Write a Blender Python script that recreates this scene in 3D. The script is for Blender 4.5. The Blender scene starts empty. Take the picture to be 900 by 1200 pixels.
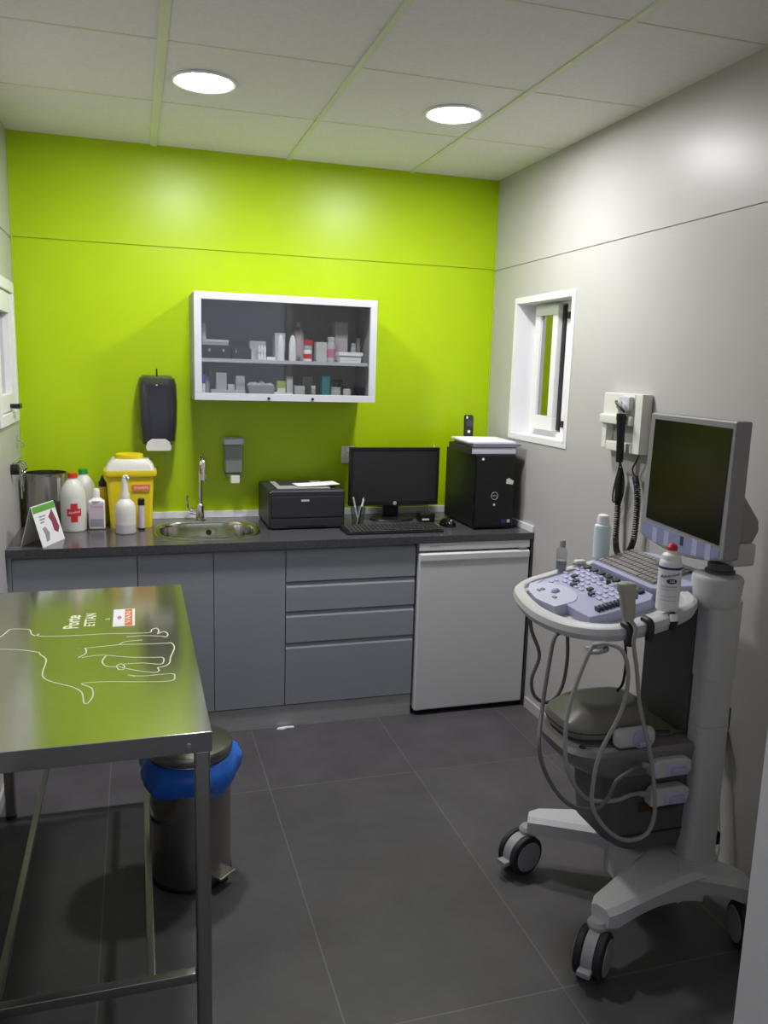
import bpy, bmesh, math, random
from mathutils import Vector, Matrix
random.seed(7)
SC = bpy.context.scene
C = SC.collection
PI = math.pi

# ------------------------------------------------------------------ camera, world, exposure
cam_d = bpy.data.cameras.new('camera')
cam_d.sensor_fit = 'VERTICAL'; cam_d.sensor_height = 36.0; cam_d.sensor_width = 27.0
cam_d.lens = 28.512
cam_d.clip_start = 0.02
cam = bpy.data.objects.new('camera', cam_d); C.objects.link(cam)
_r = Vector((0.95662764, -0.28989099, 0.02875375)); _u = Vector((0.02297317, 0.17346829, 0.98457147)); _f = Vector((0.29040626, 0.94120772, -0.17260428))
M4 = Matrix.Identity(4)
for i in range(3):
    M4[i][0] = _r[i]; M4[i][1] = _u[i]; M4[i][2] = -_f[i]
M4.translation = Vector((0.49115, -3.92135, 1.56966))
cam.matrix_world = M4
SC.camera = cam

wd = bpy.data.worlds.new('world'); SC.world = wd; wd.use_nodes = True
wd.node_tree.nodes['Background'].inputs['Color'].default_value = (0.8, 0.85, 1.0, 1)
wd.node_tree.nodes['Background'].inputs['Strength'].default_value = 0.6
LAMP = 215.0
SC.view_settings.view_transform = 'Standard'
SC.view_settings.look = 'None'
SC.view_settings.gamma = 1.0
SC.view_settings.exposure = 0.0
SC.view_settings.use_curve_mapping = False

# ------------------------------------------------------------------ room numbers (metres); back wall is y = 0, camera looks along +y
W = 2.249; H = 2.513; SEAM = 2.0755; HC = 0.846; FRONT = -4.7

# ------------------------------------------------------------------ materials
def mat(name, col, rough=0.5, metal=0.0, spec=0.5, coat=0.0, noise=0.0, nscale=20.0, bump=0.0, bscale=200.0, stretch=None, trans=0.0, ior=1.45):
    m = bpy.data.materials.new(name); m.use_nodes = True
    nt = m.node_tree; b = nt.nodes['Principled BSDF']
    b.inputs['Base Color'].default_value = (*col, 1)
    b.inputs['Roughness'].default_value = rough
    b.inputs['Metallic'].default_value = metal
    b.inputs['Specular IOR Level'].default_value = spec
    b.inputs['IOR'].default_value = ior
    if coat: b.inputs['Coat Weight'].default_value = coat; b.inputs['Coat Roughness'].default_value = 0.1
    if trans: b.inputs['Transmission Weight'].default_value = trans
    if noise or bump:
        tc = nt.nodes.new('ShaderNodeTexCoord'); mp = nt.nodes.new('ShaderNodeMapping')
        nt.links.new(tc.outputs['Object'], mp.inputs['Vector'])
        if stretch: mp.inputs['Scale'].default_value = stretch
    if noise:
        n = nt.nodes.new('ShaderNodeTexNoise'); n.inputs['Scale'].default_value = nscale; n.inputs['Detail'].default_value = 6
        nt.links.new(mp.outputs[0], n.inputs['Vector'])
        r = nt.nodes.new('ShaderNodeMapRange'); r.inputs['From Min'].default_value = 0.3; r.inputs['From Max'].default_value = 0.7
        r.inputs['To Min'].default_value = 1 - noise; r.inputs['To Max'].default_value = 1 + noise
        nt.links.new(n.outputs['Fac'], r.inputs['Value'])
        v = nt.nodes.new('ShaderNodeVectorMath'); v.operation = 'SCALE'; v.inputs[0].default_value = col
        nt.links.new(r.outputs[0], v.inputs['Scale']); nt.links.new(v.outputs[0], b.inputs['Base Color'])
    if bump:
        n2 = nt.nodes.new('ShaderNodeTexNoise'); n2.inputs['Scale'].default_value = bscale; n2.inputs['Detail'].default_value = 4
        nt.links.new(mp.outputs[0], n2.inputs['Vector'])
        bp = nt.nodes.new('ShaderNodeBump'); bp.inputs['Strength'].default_value = bump; bp.inputs['Distance'].default_value = 0.002
        nt.links.new(n2.outputs['Fac'], bp.inputs['Height']); nt.links.new(bp.outputs[0], b.inputs['Normal'])
    return m

def emit(name, col, s):
    m = bpy.data.materials.new(name); m.use_nodes = True; nt = m.node_tree
    b = nt.nodes['Principled BSDF']; b.inputs['Base Color'].default_value = (*col, 1)
    b.inputs['Emission Color'].default_value = (*col, 1); b.inputs['Emission Strength'].default_value = s
    return m

def glass(name, tint=(1, 1, 1), refl=0.08, rough=0.02):
    m = bpy.data.materials.new(name); m.use_nodes = True; nt = m.node_tree
    nt.nodes.remove(nt.nodes['Principled BSDF']); out = nt.nodes['Material Output']
    t = nt.nodes.new('ShaderNodeBsdfTransparent'); t.inputs[0].default_value = (*tint, 1)
    g = nt.nodes.new('ShaderNodeBsdfGlossy'); g.inputs['Roughness'].default_value = rough
    f = nt.nodes.new('ShaderNodeFresnel'); f.inputs[0].default_value = 1.45
    a = nt.nodes.new('ShaderNodeMath'); a.operation = 'MULTIPLY_ADD'; a.inputs[1].default_value = 1.0; a.inputs[2].default_value = refl - 0.04
    nt.links.new(f.outputs[0], a.inputs[0])
    mx = nt.nodes.new('ShaderNodeMixShader')
    ge = nt.nodes.new('ShaderNodeNewGeometry'); iv = nt.nodes.new('ShaderNodeMath'); iv.operation = 'SUBTRACT'; iv.inputs[0].default_value = 1.0; nt.links.new(ge.outputs['Backfacing'], iv.inputs[1])
    ml = nt.nodes.new('ShaderNodeMath'); ml.operation = 'MULTIPLY'; nt.links.new(a.outputs[0], ml.inputs[0]); nt.links.new(iv.outputs[0], ml.inputs[1])
    nt.links.new(ml.outputs[0], mx.inputs[0]); nt.links.new(t.outputs[0], mx.inputs[1]); nt.links.new(g.outputs[0], mx.inputs[2])
    nt.links.new(mx.outputs[0], out.inputs[0])
    return m

def srgb(r, g, b):
    f = lambda c: (c / 255) / 12.92 if c / 255 <= 0.04045 else ((c / 255 + 0.055) / 1.055) ** 2.4
    return (f(r), f(g), f(b))

GREEN = mat('lime wall panel', (0.44, 0.63, 0.0), 0.34, spec=0.45, noise=0.02, nscale=6)
GREYW = mat('grey wall panel', (0.50, 0.485, 0.48), 0.36, spec=0.42, noise=0.02, nscale=5)
CEIL = mat('ceiling tile', (0.84, 0.81, 0.81), 0.9, spec=0.2, noise=0.03, nscale=60, bump=0.2, bscale=300)
TBAR = mat('ceiling grid with painted wall reflection', (0.74, 0.77, 0.58), 0.6)  # green reflected from the wall is mixed into this colour
WHITE = mat('white lacquer', (0.86, 0.86, 0.88), 0.35)
OFFW = mat('off white plastic', (0.74, 0.75, 0.68), 0.4)
WORK = mat('dark worktop laminate', (0.075, 0.072, 0.080), 0.16, spec=0.6, noise=0.25, nscale=90)
WORKE = mat('worktop edge', (0.05, 0.048, 0.054), 0.4)
CAB = mat('grey blue cabinet laminate', (0.325, 0.345, 0.39), 0.42, noise=0.03, nscale=4, stretch=(1, 1, 0.2))
PLINTH = mat('brushed plinth', (0.46, 0.46, 0.46), 0.35, metal=0.15, noise=0.08, nscale=8, stretch=(1, 1, 20))
FRIDGE = mat('white fridge enamel', (0.72, 0.73, 0.74), 0.35, noise=0.01, nscale=4)
BLACK = mat('black plastic', (0.010, 0.010, 0.012), 0.35)
BLACKG = mat('gloss black plastic', (0.006, 0.006, 0.007), 0.15)
CHAR = mat('charcoal plastic', (0.025, 0.025, 0.028), 0.45)
CHARG = mat('charcoal translucent cover', (0.035, 0.034, 0.045), 0.22)
SCREEN = mat('monitor screen', (0.024, 0.024, 0.026), 0.24)  # black lifted to grey, painting a soft reflection into the screen
USCREEN = mat('dark olive screen', (0.006, 0.007, 0.003), 0.18)
STEEL = mat('brushed steel', (0.46, 0.45, 0.42), 0.28, metal=1.0, noise=0.06, nscale=12, stretch=(40, 1, 1))
STEELTOP = mat('polished steel top', (0.49, 0.48, 0.44), 0.15, metal=0.9, noise=0.05, nscale=4)
STEELB = mat('bin steel', (0.40, 0.385, 0.36), 0.26, metal=1.0, noise=0.06, nscale=10, stretch=(1, 1, 0.02))
CHROME = mat('chrome', (0.80, 0.80, 0.80), 0.06, metal=1.0)
ALU = mat('cabinet aluminium', (0.60, 0.61, 0.66), 0.32, metal=0.15)
CABIN = mat('cabinet interior grey', (0.44, 0.44, 0.46), 0.5)
CLEAR = glass('clear cabinet glass', (0.86, 0.87, 0.88), 0.16, 0.03)
WINGL = glass('dark night window glass', (0.10, 0.11, 0.11), 0.50, 0.03)
CUPGL = glass('clear cup plastic', (0.80, 0.84, 0.84), 0.12, 0.05)
SOAPGL = glass('smoked dispenser plastic', (0.78, 0.82, 0.74), 0.14, 0.15)
MILK = mat('milky plastic', (0.72, 0.72, 0.66), 0.35)
MILKD = mat('liquid behind milky plastic', (0.56, 0.55, 0.54), 0.35)
PUREW = mat('bright white plastic', (0.86, 0.86, 0.86), 0.35)
YELLOW = mat('sharps yellow', (0.78, 0.62, 0.015), 0.38)
LID = mat('frosted lid', (0.62, 0.62, 0.56), 0.35)
RED = mat('red', (0.62, 0.03, 0.04), 0.4)
REDC = mat('red cap', (0.70, 0.06, 0.02), 0.35)
GREENC = mat('green cap', (0.02, 0.30, 0.06), 0.35)
PINK = mat('pink print', (0.55, 0.18, 0.30), 0.5)
LILAC = mat('lilac label', (0.60, 0.52, 0.60), 0.5)
GREYPR = mat('grey print', (0.32, 0.30, 0.36), 0.5)
NAVY = mat('navy print', (0.03, 0.03, 0.18), 0.5)
BLUEBAG = mat('blue bin liner', (0.02, 0.15, 0.62), 0.33, bump=0.5, bscale=40)
PAPER = mat('white paper', (0.82, 0.82, 0.84), 0.7)
CARDGR = mat('card green', (0.12, 0.36, 0.06), 0.5)
MAROON = mat('maroon print', (0.25, 0.05, 0.09), 0.5)
LIGHTG = mat('cart light grey', (0.58, 0.585, 0.60), 0.4, bump=0.06, bscale=600)
MIDG = mat('cart mid grey', (0.36, 0.36, 0.385), 0.42, bump=0.06, bscale=600)
BEZEL = mat('monitor bezel grey', (0.30, 0.295, 0.305), 0.4)
DARKG = mat('cart dark grey', (0.10, 0.095, 0.10), 0.45, bump=0.06, bscale=500)
TRAYG = mat('cart tray grey', (0.20, 0.19, 0.195), 0.45)
LAV = mat('lavender panel', (0.42, 0.43, 0.62), 0.45)
LAVL = mat('pale lavender key', (0.55, 0.56, 0.72), 0.45)
LAVS = mat('lavender strip', (0.26, 0.28, 0.46), 0.35)
KEYG = mat('taupe key', (0.28, 0.26, 0.26), 0.5)
KEYD = mat('dark key', (0.05, 0.055, 0.09), 0.4)
KEYGR = mat('dark green key', (0.04, 0.06, 0.05), 0.3)
CABLE = mat('grey cable', (0.34, 0.33, 0.33), 0.5)
CABLED = mat('dark grey cable', (0.15, 0.145, 0.145), 0.5)
BEIGE = mat('probe beige grey', (0.40, 0.39, 0.31), 0.45)
OLIVE = mat('olive grey vinyl', (0.19, 0.185, 0.16), 0.32)
AMBER = mat('dark amber cover', (0.07, 0.042, 0.012), 0.4)
RUBBER = mat('black rubber', (0.02, 0.02, 0.022), 0.6)
AQUA = mat('aqua gel bottle', (0.68, 0.80, 0.82), 0.35)
TEAL = mat('teal box', (0.02, 0.20, 0.24), 0.5)
BOXG = mat('pale grey carton', (0.50, 0.51, 0.50), 0.6)
BOXG2 = mat('green grey carton', (0.40, 0.43, 0.41), 0.6)
BOXP = mat('pinkish carton', (0.44, 0.39, 0.40), 0.6)
YGREEN = mat('yellow green carton', (0.34, 0.40, 0.06), 0.6)
BLUEB = mat('blue bottle', (0.06, 0.06, 0.42), 0.4)
DRAW = mat('etched white line', (0.86, 0.90, 0.66), 0.5)
ORANGE = mat('orange band', (0.72, 0.18, 0.05), 0.5)
LAMPM = emit('lamp diffuser', (1.0, 0.98, 1.0), LAMP)

# floor: dark stoneware tiles with thin grout, all in object coordinates
def floor_mat():
    m = bpy.data.materials.new('dark slate tile floor'); m.use_nodes = True; nt = m.node_tree
    b = nt.nodes['Principled BSDF']; b.inputs['Roughness'].default_value = 0.42; b.inputs['Specular IOR Level'].default_value = 0.35
    tc = nt.nodes.new('ShaderNodeTexCoord'); mp = nt.nodes.new('ShaderNodeMapping')
    nt.links.new(tc.outputs['Object'], mp.inputs[0])
    mp.inputs['Location'].default_value = (-0.367, 1.10, 0)
    br = nt.nodes.new('ShaderNodeTexBrick'); br.offset = 0.0
    br.inputs['Scale'].default_value = 1.0; br.inputs['Brick Width'].default_value = 0.577; br.inputs['Row Height'].default_value = 1.185
    br.inputs['Mortar Size'].default_value = 0.0022; br.inputs['Mortar Smooth'].default_value = 0.2; br.inputs['Bias'].default_value = 0
    br.inputs['Color1'].default_value = (0.082, 0.078, 0.083, 1); br.inputs['Color2'].default_value = (0.098, 0.094, 0.098, 1)
    br.inputs['Mortar'].default_value = (0.150, 0.145, 0.145, 1)
    nt.links.new(mp.outputs[0], br.inputs['Vector'])
    n = nt.nodes.new('ShaderNodeTexNoise'); n.inputs['Scale'].default_value = 5; n.inputs['Detail'].default_value = 9; n.inputs['Roughness'].default_value = 0.65
    nt.links.new(tc.outputs['Object'], n.inputs['Vector'])
    r = nt.nodes.new('ShaderNodeMapRange'); r.inputs['From Min'].default_value = 0.3; r.inputs['From Max'].default_value = 0.7; r.inputs['To Min'].default_value = 0.82; r.inputs['To Max'].default_value = 1.2
    nt.links.new(n.outputs['Fac'], r.inputs['Value'])
    v = nt.nodes.new('ShaderNodeVectorMath'); v.operation = 'SCALE'
    nt.links.new(br.outputs['Color'], v.inputs[0]); nt.links.new(r.outputs[0], v.inputs['Scale']); nt.links.new(v.outputs[0], b.inputs['Base Color'])
    bp = nt.nodes.new('ShaderNodeBump'); bp.inputs['Strength'].default_value = 0.12; bp.inputs['Distance'].default_value = 0.003
    nt.links.new(n.outputs['Fac'], bp.inputs['Height']); nt.links.new(bp.outputs[0], b.inputs['Normal'])
    return m
FLOOR = floor_mat()

# ------------------------------------------------------------------ mesh helpers
class MB:
    def __init__(s): s.bm = bmesh.new()
    def _merge(s, t, mx=None):
        if mx is not None: t.transform(mx)
        bmesh.ops.recalc_face_normals(t, faces=t.faces[:])
        me = bpy.data.meshes.new('tmp'); t.to_mesh(me); t.free(); s.bm.from_mesh(me); bpy.data.meshes.remove(me); return s
    def box(s, a, b, bev=0.0, seg=2, mx=None):
        t = bmesh.new(); bmesh.ops.create_cube(t, size=1)
        a = Vector(a); b = Vector(b)
        lo = Vector([min(a[i], b[i]) for i in range(3)]); hi = Vector([max(a[i], b[i]) for i in range(3)])
        for v in t.verts: v.co = Vector([lo[i] + (v.co[i] + 0.5) * (hi[i] - lo[i]) for i in range(3)])
        if bev: bmesh.ops.bevel(t, geom=t.edges[:], offset=min(bev, 0.49 * min(hi - lo)), segments=seg, affect='EDGES', profile=0.5)
        return s._merge(t, mx)
    def rings(s, rings, cap0=True, cap1=True, closed=False, mx=None):
        t = bmesh.new(); vs = [[t.verts.new(p) for p in r] for r in rings]; n = len(rings[0])
        R = len(vs); last = R if closed else R - 1
        for i in range(last):
            A = vs[i]; B = vs[(i + 1) % R]
            for j in range(n):
                k = (j + 1) % n
                t.faces.new((A[j], A[k], B[k], B[j]))
        if not closed:
            if cap0: t.faces.new(vs[0][::-1])
            if cap1: t.faces.new(vs[-1])
        return s._merge(t, mx)
    def lathe(s, c, prof, seg=32, sx=1.0, sy=1.0, mx=None):
        c = Vector(c); R = []
        for r, z in prof:
            r = max(r, 1e-4)
            R.append([(c.x + r * sx * math.cos(2 * PI * k / seg), c.y + r * sy * math.sin(2 * PI * k / seg), c.z + z) for k in range(seg)])
        return s.rings(R, mx=mx)
    def cyl(s, p0, p1, r0, r1=None, seg=20):
        r1 = r0 if r1 is None else r1
        p0 = Vector(p0); p1 = Vector(p1); d = (p1 - p0).normalized()
        a = d.orthogonal().normalized(); b = d.cross(a)
        mk = lambda p, r: [p + a * (r * math.cos(2 * PI * k / seg)) + b * (r * math.sin(2 * PI * k / seg)) for k in range(seg)]
        return s.rings([mk(p0, r0), mk(p1, r1)])
    def tube(s, pts, r, seg=10, smooth=6, closed=False, rs=None):
        P = spline(pts, smooth, closed) if smooth else [Vector(p) for p in pts]
        n = len(P); R = []; a = None
        for i in range(n):
            d = (P[(i + 1) % n] - P[i - 1]) if closed else (P[min(i + 1, n - 1)] - P[max(i - 1, 0)])
            if d.length < 1e-9: d = Vector((0, 0, 1))
            d.normalize()
            if a is None: a = d.orthogonal().normalized()
            a = (a - d * a.dot(d)).normalized(); b = d.cross(a)
            q = r if rs is None else rs[min(int(i * len(rs) / n), len(rs) - 1)]
            R.append([P[i] + a * (q * math.cos(2 * PI * k / seg)) + b * (q * math.sin(2 * PI * k / seg)) for k in range(seg)])
        return s.rings(R, closed=closed)
    def prism(s, poly, axis, a, b, bev=0.0, seg=2, mx=None):
        # poly in the two other axes (in xyz order), extruded along axis from a to b
        def P(u, v, w): return {0: (w, u, v), 1: (u, w, v), 2: (u, v, w)}[axis]
        t = bmesh.new(); A = [t.verts.new(P(u, v, a)) for u, v in poly]; B = [t.verts.new(P(u, v, b)) for u, v in poly]
        n = len(poly); t.faces.new(A[::-1]); t.faces.new(B)
        for i in range(n): t.faces.new((A[i], A[(i + 1) % n], B[(i + 1) % n], B[i]))
        bmesh.ops.recalc_face_normals(t, faces=t.faces[:])
        if bev: bmesh.ops.bevel(t, geom=t.edges[:], offset=bev, segments=seg, affect='EDGES', profile=0.5)
        return s._merge(t, mx)
    def ball(s, c, r, seg=16, sc=(1, 1, 1)):
        t = bmesh.new(); bmesh.ops.create_uvsphere(t, u_segments=seg, v_segments=max(6, seg // 2), radius=r)
        for v in t.verts: v.co = Vector((v.co.x * sc[0], v.co.y * sc[1], v.co.z * sc[2])) + Vector(c)
        return s._merge(t)
    def ribbon(s, pts, w, z, h, smooth=5):
        # flat raised line lying on a horizontal surface
        P = spline([(p[0], p[1], 0) for p in pts], smooth); R = []
        for i in range(len(P)):
            d = P[min(i + 1, len(P) - 1)] - P[max(i - 1, 0)]
            if d.length < 1e-9: d = Vector((1, 0, 0))
            d.normalize(); nrm = Vector((-d.y, d.x, 0)) * (w / 2)
            a = P[i] + nrm; b = P[i] - nrm
            R.append([(a.x, a.y, z), (a.x, a.y, z + h), (b.x, b.y, z + h), (b.x, b.y, z)])
        return s.rings(R)
    def text(s, body, size, mx, ext=0.0003, fn=None, shear=0.0, bold=0.0):
        cu = bpy.data.curves.new('txt', 'FONT'); cu.body = body; cu.size = size; cu.extrude = ext; cu.align_x = 'CENTER'; cu.align_y = 'CENTER'; cu.shear = shear; cu.offset = bold
        cu.resolution_u = 3
        o = bpy.data.objects.new('txt', cu); C.objects.link(o)
        dg = bpy.context.evaluated_depsgraph_get()
        me = bpy.data.meshes.new_from_object(o.evaluated_get(dg))
        bpy.data.objects.remove(o); bpy.data.curves.remove(cu)
        if fn:
            for v in me.vertices: v.co = fn(v.co)
        me.transform(mx); s.bm.from_mesh(me); bpy.data.meshes.remove(me); return s

def spline(pts, n=6, closed=False):
    P = [Vector(p) for p in pts]; N = len(P); out = []
    if N < 3 and not closed: return P
    for i in range(N if closed else N - 1):
        if closed: p0, p1, p2, p3 = P[i - 1], P[i], P[(i + 1) % N], P[(i + 2) % N]
        else: p0 = P[i - 1] if i else P[0] * 2 - P[1]; p1 = P[i]; p2 = P[i + 1]; p3 = P[i + 2] if i + 2 < N else P[-1] * 2 - P[-2]
        for k in range(n):
            t = k / n
            out.append(0.5 * ((2 * p1) + (p2 - p0) * t + (2 * p0 - 5 * p1 + 4 * p2 - p3) * t * t + (-p0 + 3 * p1 - 3 * p2 + p3) * t ** 3))
    if not closed: out.append(P[-1])
    return out

def wpos(o):
    v = Vector((0, 0, 0))
    while o: v += o.location; o = o.parent
    return v

def obj(name, mb, m, parent=None, loc=None, angle=35):
    # meshes are modelled in room coordinates; the origin goes to the parent's (or loc)
    base = wpos(parent) if parent else Vector(loc or (0, 0, 0))
    bm = mb.bm
    bmesh.ops.translate(bm, vec=-base, verts=bm.verts[:])
    me = bpy.data.meshes.new(name); bm.to_mesh(me); bm.free()
    me.polygons.foreach_set('use_smooth', [True] * len(me.polygons)); me.set_sharp_from_angle(angle=math.radians(angle))
    me.materials.append(m)
    o = bpy.data.objects.new(name, me); C.objects.link(o)
    wn = o.modifiers.new('weighted_normals', 'WEIGHTED_NORMAL'); wn.mode = 'FACE_AREA'; wn.weight = 80; wn.keep_sharp = True
    if parent: o.parent = parent
    else: o.location = base
    return o
def tag(o, label, cat, group=None):
    o['label'] = label; o['category'] = cat
    if group: o['group'] = group
    return o
def thing(name, label, cat, loc, group=None):
    o = bpy.data.objects.new(name, None); o.empty_display_size = 0.05; C.objects.link(o); o.location = loc
    return tag(o, label, cat, group)
def struct(name, mb, m, parent=None):
    o = obj(name, mb, m, parent)
    if not parent: o['kind'] = 'structure'
    return o
def copy_tree(o, parent=None):
    c = o.copy(); C.objects.link(c); c.parent = parent
    for ch in list(o.children): copy_tree(ch, c)
    return c
def B(): return MB()

# ------------------------------------------------------------------ setting
struct('floor', B().box((-0.12, FRONT - 0.1, -0.1), (W + 0.12, 0.12, 0)), FLOOR)
struct('ceiling', B().box((-0.12, FRONT - 0.1, H), (W + 0.12, 0.12, H + 0.1)), CEIL)
struct('wall_back', B().box((-0.12, 0.006, 0), (W + 0.25, 0.12, H)).box((-0.12, 0, 0), (W + 0.25, 0.0065, SEAM - 0.011)).box((-0.12, 0, SEAM + 0.011), (W + 0.25, 0.0065, H)), GREEN)
def wall_with_hole(x0, x1, y0, y1, z0, z1):
    b = B()
    b.box((x0, FRONT, 0), (x1, 0, z0)); b.box((x0, FRONT, z1), (x1, 0, SEAM - 0.005)); b.box((x0, FRONT, SEAM + 0.005), (x1, 0, H)); b.box((x0 + (0.004 if x0 > 0 else 0), FRONT, SEAM - 0.006), (x1 - (0 if x0 > 0 else 0.004), 0, SEAM + 0.006)); b.box((x0, FRONT, z0), (x1, y0, z1)); b.box((x0, y1, z0), (x1, 0, z1))
    return b
RW = (-0.815, -0.29, 1.28, 1.902)     # right window opening y0 y1 z0 z1
struct('wall_right', wall_with_hole(W, W + 0.20, *RW), GREYW)
LW = (-0.60, -0.09, 1.31, 1.885)
struct('wall_left', wall_with_hole(-0.12, 0.0, *LW), GREYW)
# corner beads
struct('trim_4', B().box((0.0, -0.012, HC + 0.03), (0.006, 0, H), 0.001), GREEN)
struct('trim_5', B().box((W - 0.006, -0.012, HC + 0.03), (W, 0, H), 0.001), GREEN)
# ceiling grid
b = B()
for k in range(-1, 3):
    x = 0.592 + 0.6 * k
    if 0 < x < W: hw_ = 0.015 if k == 0 else 0.010; b.box((x - hw_, FRONT, H - 0.006), (x + hw_, 0, H + 0.001), 0.001)
for k in range(7):
    y = -0.628 - 0.6 * k
    b.box((0, y - 0.005, H - 0.002), (W, y + 0.005, H + 0.001), 0.001)
struct('trim_6', b, TBAR)
struct('baseboard_right', B().box((W - 0.010, FRONT, 0), (W, -0.615, 0.05), 0.002), GREYW)
struct('baseboard_left', B().box((0, FRONT, 0), (0.010, -0.62, 0.05), 0.002), GREYW)
# partition end at the right of the entrance, with its white door lining
struct('wall_entrance', B().box((1.625, -2.92, 0), (W, -2.80, H)), GREYW)
struct('door_1', B().box((1.588, -2.93, 0), (1.625, -2.792, 2.12), 0.003), WHITE)

# right window: recessed casement with lining and reflecting night glass
y0, y1, z0, z1 = RW
b = B()
D = 0.095                               # recess depth to the sash plane
b.box((W - 0.004, y0 - 0.0, z1 - 0.006), (W + 0.2, y1, z1)); b.box((W - 0.004, y0, z0), (W + 0.2, y1, z0 + 0.006))
b.box((W - 0.004, y0, z0), (W + 0.2, y0 + 0.006, z1)); b.box((W - 0.004, y1 - 0.006, z0), (W + 0.2, y1, z1))
t = 0.022
for a, c in (((y0 - t, z1), (y1 + t, z1 + t)), ((y0 - t, z0 - t), (y1 + t, z0)), ((y0 - t, z0), (y0, z1)), ((y1, z0), (y1 + t, z1))):
    b.box((W - 0.004, a[0], a[1]), (W + 0.006, c[0], c[1]), 0.0015)
win = struct('window_1', b, WHITE)
xs = W + D
fr = B()
for a, c in (((y0 + 0.006, z1 - 0.018), (y1 - 0.006, z1 - 0.006)), ((y0 + 0.006, z0 + 0.006), (y1 - 0.006, z0 + 0.033)), ((y0 + 0.006, z0 + 0.033), (-0.602, z1 - 0.018)), ((y1 - 0.060, z0 + 0.033), (y1 - 0.006, z1 - 0.018))):
    fr.box((xs, a[0], a[1]), (xs + 0.05, c[0], c[1]), 0.002)
obj('window_frame', fr, WHITE, win)
sa = B()
sy0, sy1, sz0, sz1 = -0.575, -0.360, z0 + 0.035, z1 - 0.02
gy0, gy1, gz0, gz1 = -0.530, -0.412, 1.380, 1.838
for a, c in (((sy0, gz1), (sy1, sz1)), ((sy0, sz0), (sy1, gz0)), ((sy0, gz0), (gy0, gz1)), ((gy1, gz0), (sy1, gz1))):
    sa.box((xs - 0.032, a[0], a[1]), (xs + 0.03, c[0], c[1]), 0.002)
obj('sash', sa, WHITE, win)
obj('weather_strip', B().box((xs - 0.008, -0.600, sz0 + 0.004), (xs + 0.02, -0.577, sz1 - 0.004)), BLACK, win)
obj('painted_gap_shade', B().box((xs - 0.0012, -0.335, sz0), (xs + 0.002, -0.330, sz1)), CHAR, win)  # dark strip laid on the frame, painting the shade between frame and sash
obj('glass_pane', B().box((xs - 0.020, gy0, gz0), (xs - 0.012, gy1, gz1)), WINGL, win)
for z in (z1 - 0.085, z0 + 0.055): obj('hinge', B().box((xs - 0.010, -0.640, z), (xs, -0.620, z + 0.03), 0.002), BLACK, win)
struct('painted_night_1', B().box((W + 0.2, y0 - 0.05, z0 - 0.05), (W + 0.22, y1 + 0.05, z1 + 0.05)), BLACK)  # black sheet behind the opening, its colour stands for the dark outside

# left window: casement almost flush with the wall
y0, y1, z0, z1 = LW
b = B()
for a, c in (((y0, z1 - 0.045), (y1, z1)), ((y0, z0), (y1, z0 + 0.045)), ((y0, z0 + 0.045), (y0 + 0.045, z1 - 0.045)), ((y1 - 0.045, z0 + 0.045), (y1, z1 - 0.045))):
    b.box((-0.05, a[0], a[1]), (0.012, c[0], c[1]), 0.003)
w2 = struct('window_2', b, WHITE)
b = B()
for a, c in (((y0 + 0.05, z1 - 0.13), (y1 - 0.05, z1 - 0.05)), ((y0 + 0.05, z0 + 0.05), (y1 - 0.05, z0 + 0.12)), ((y0 + 0.05, z0 + 0.12), (y0 + 0.12, z1 - 0.13)), ((y1 - 0.12, z0 + 0.12), (y1 - 0.05, z1 - 0.13))):
    b.box((-0.05, a[0], a[1]), (0.004, c[0], c[1]), 0.003)
obj('sash', b, WHITE, w2)
obj('glass_pane', B().box((-0.03, y0 + 0.12, z0 + 0.12), (-0.022, y1 - 0.12, z1 - 0.13)), WINGL, w2)
obj('handle', B().cyl((0.004, y1 - 0.20, z0 + 0.07), (0.035, y1 - 0.20, z0 + 0.07), 0.010).box((0.026, y1 - 0.212, z0 + 0.06), (0.042, y1 - 0.14, z0 + 0.08), 0.004), BLACK, w2)
struct('painted_night_2', B().box((-0.14, y0 - 0.05, z0 - 0.05), (-0.12, y1 + 0.05, z1 + 0.05)), BLACK)  # black sheet closing the left opening, painted dark in place of night

# ------------------------------------------------------------------ ceiling lamps
def downlight(x, y, label):
    t = thing('ceiling_downlight', label, 'ceiling lamp', (x, y, H), 'ceiling downlights')
    b = B(); b.lathe((x, y, H), [(0.100, 0.0), (0.108, -0.001), (0.110, -0.005), (0.104, -0.009), (0.096, -0.008), (0.094, -0.002), (0.094, 0.0)], 48)
    obj('trim_ring', b, WHITE, t)
    obj('diffuser', B().lathe((x, y, H), [(0.094, -0.0005), (0.094, -0.006), (0.05, -0.0072)], 48), LAMPM, t)
    return t
l0 = downlight(0.739, -0.915, 'round recessed ceiling lamp above the sink, left of the two')
l1 = copy_tree(l0); l1.location = (1.645, -0.912, H)
l1['label'] = 'round recessed ceiling lamp nearer the grey wall, right of the two'

# ------------------------------------------------------------------ base units
CF = -0.582
t = thing('base_cabinet', 'grey corner base cabinet behind the steel exam table, left end of the row', 'cabinet', (0.02, CF, 0), 'base cabinets under the worktop')
obj('carcass', B().box((0.001, CF + 0.022, 0.10), (0.4845, -0.02, HC - 0.031)).box((0.001, CF + 0.001, 0.10), (0.0175, CF + 0.03, HC - 0.031)), CAB, t)
def front(x0, x1, z0, z1):
    # front panel with a bevelled finger grip along its top edge
    y = CF
    return B().prism([(y, z0), (y + 0.019, z0), (y + 0.019, z1 - 0.018), (y + 0.016, z1 - 0.002), (y + 0.010, z1), (y, z1 - 0.022)], 0, x0, x1, 0.0008, 1)
obj('door', front(0.019, 0.483, 0.105, 0.800), CAB, t)
t = thing('base_cabinet', 'grey double door base cabinet under the sink', 'cabinet', (0.787, CF, 0), 'base cabinets under the worktop')
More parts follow.
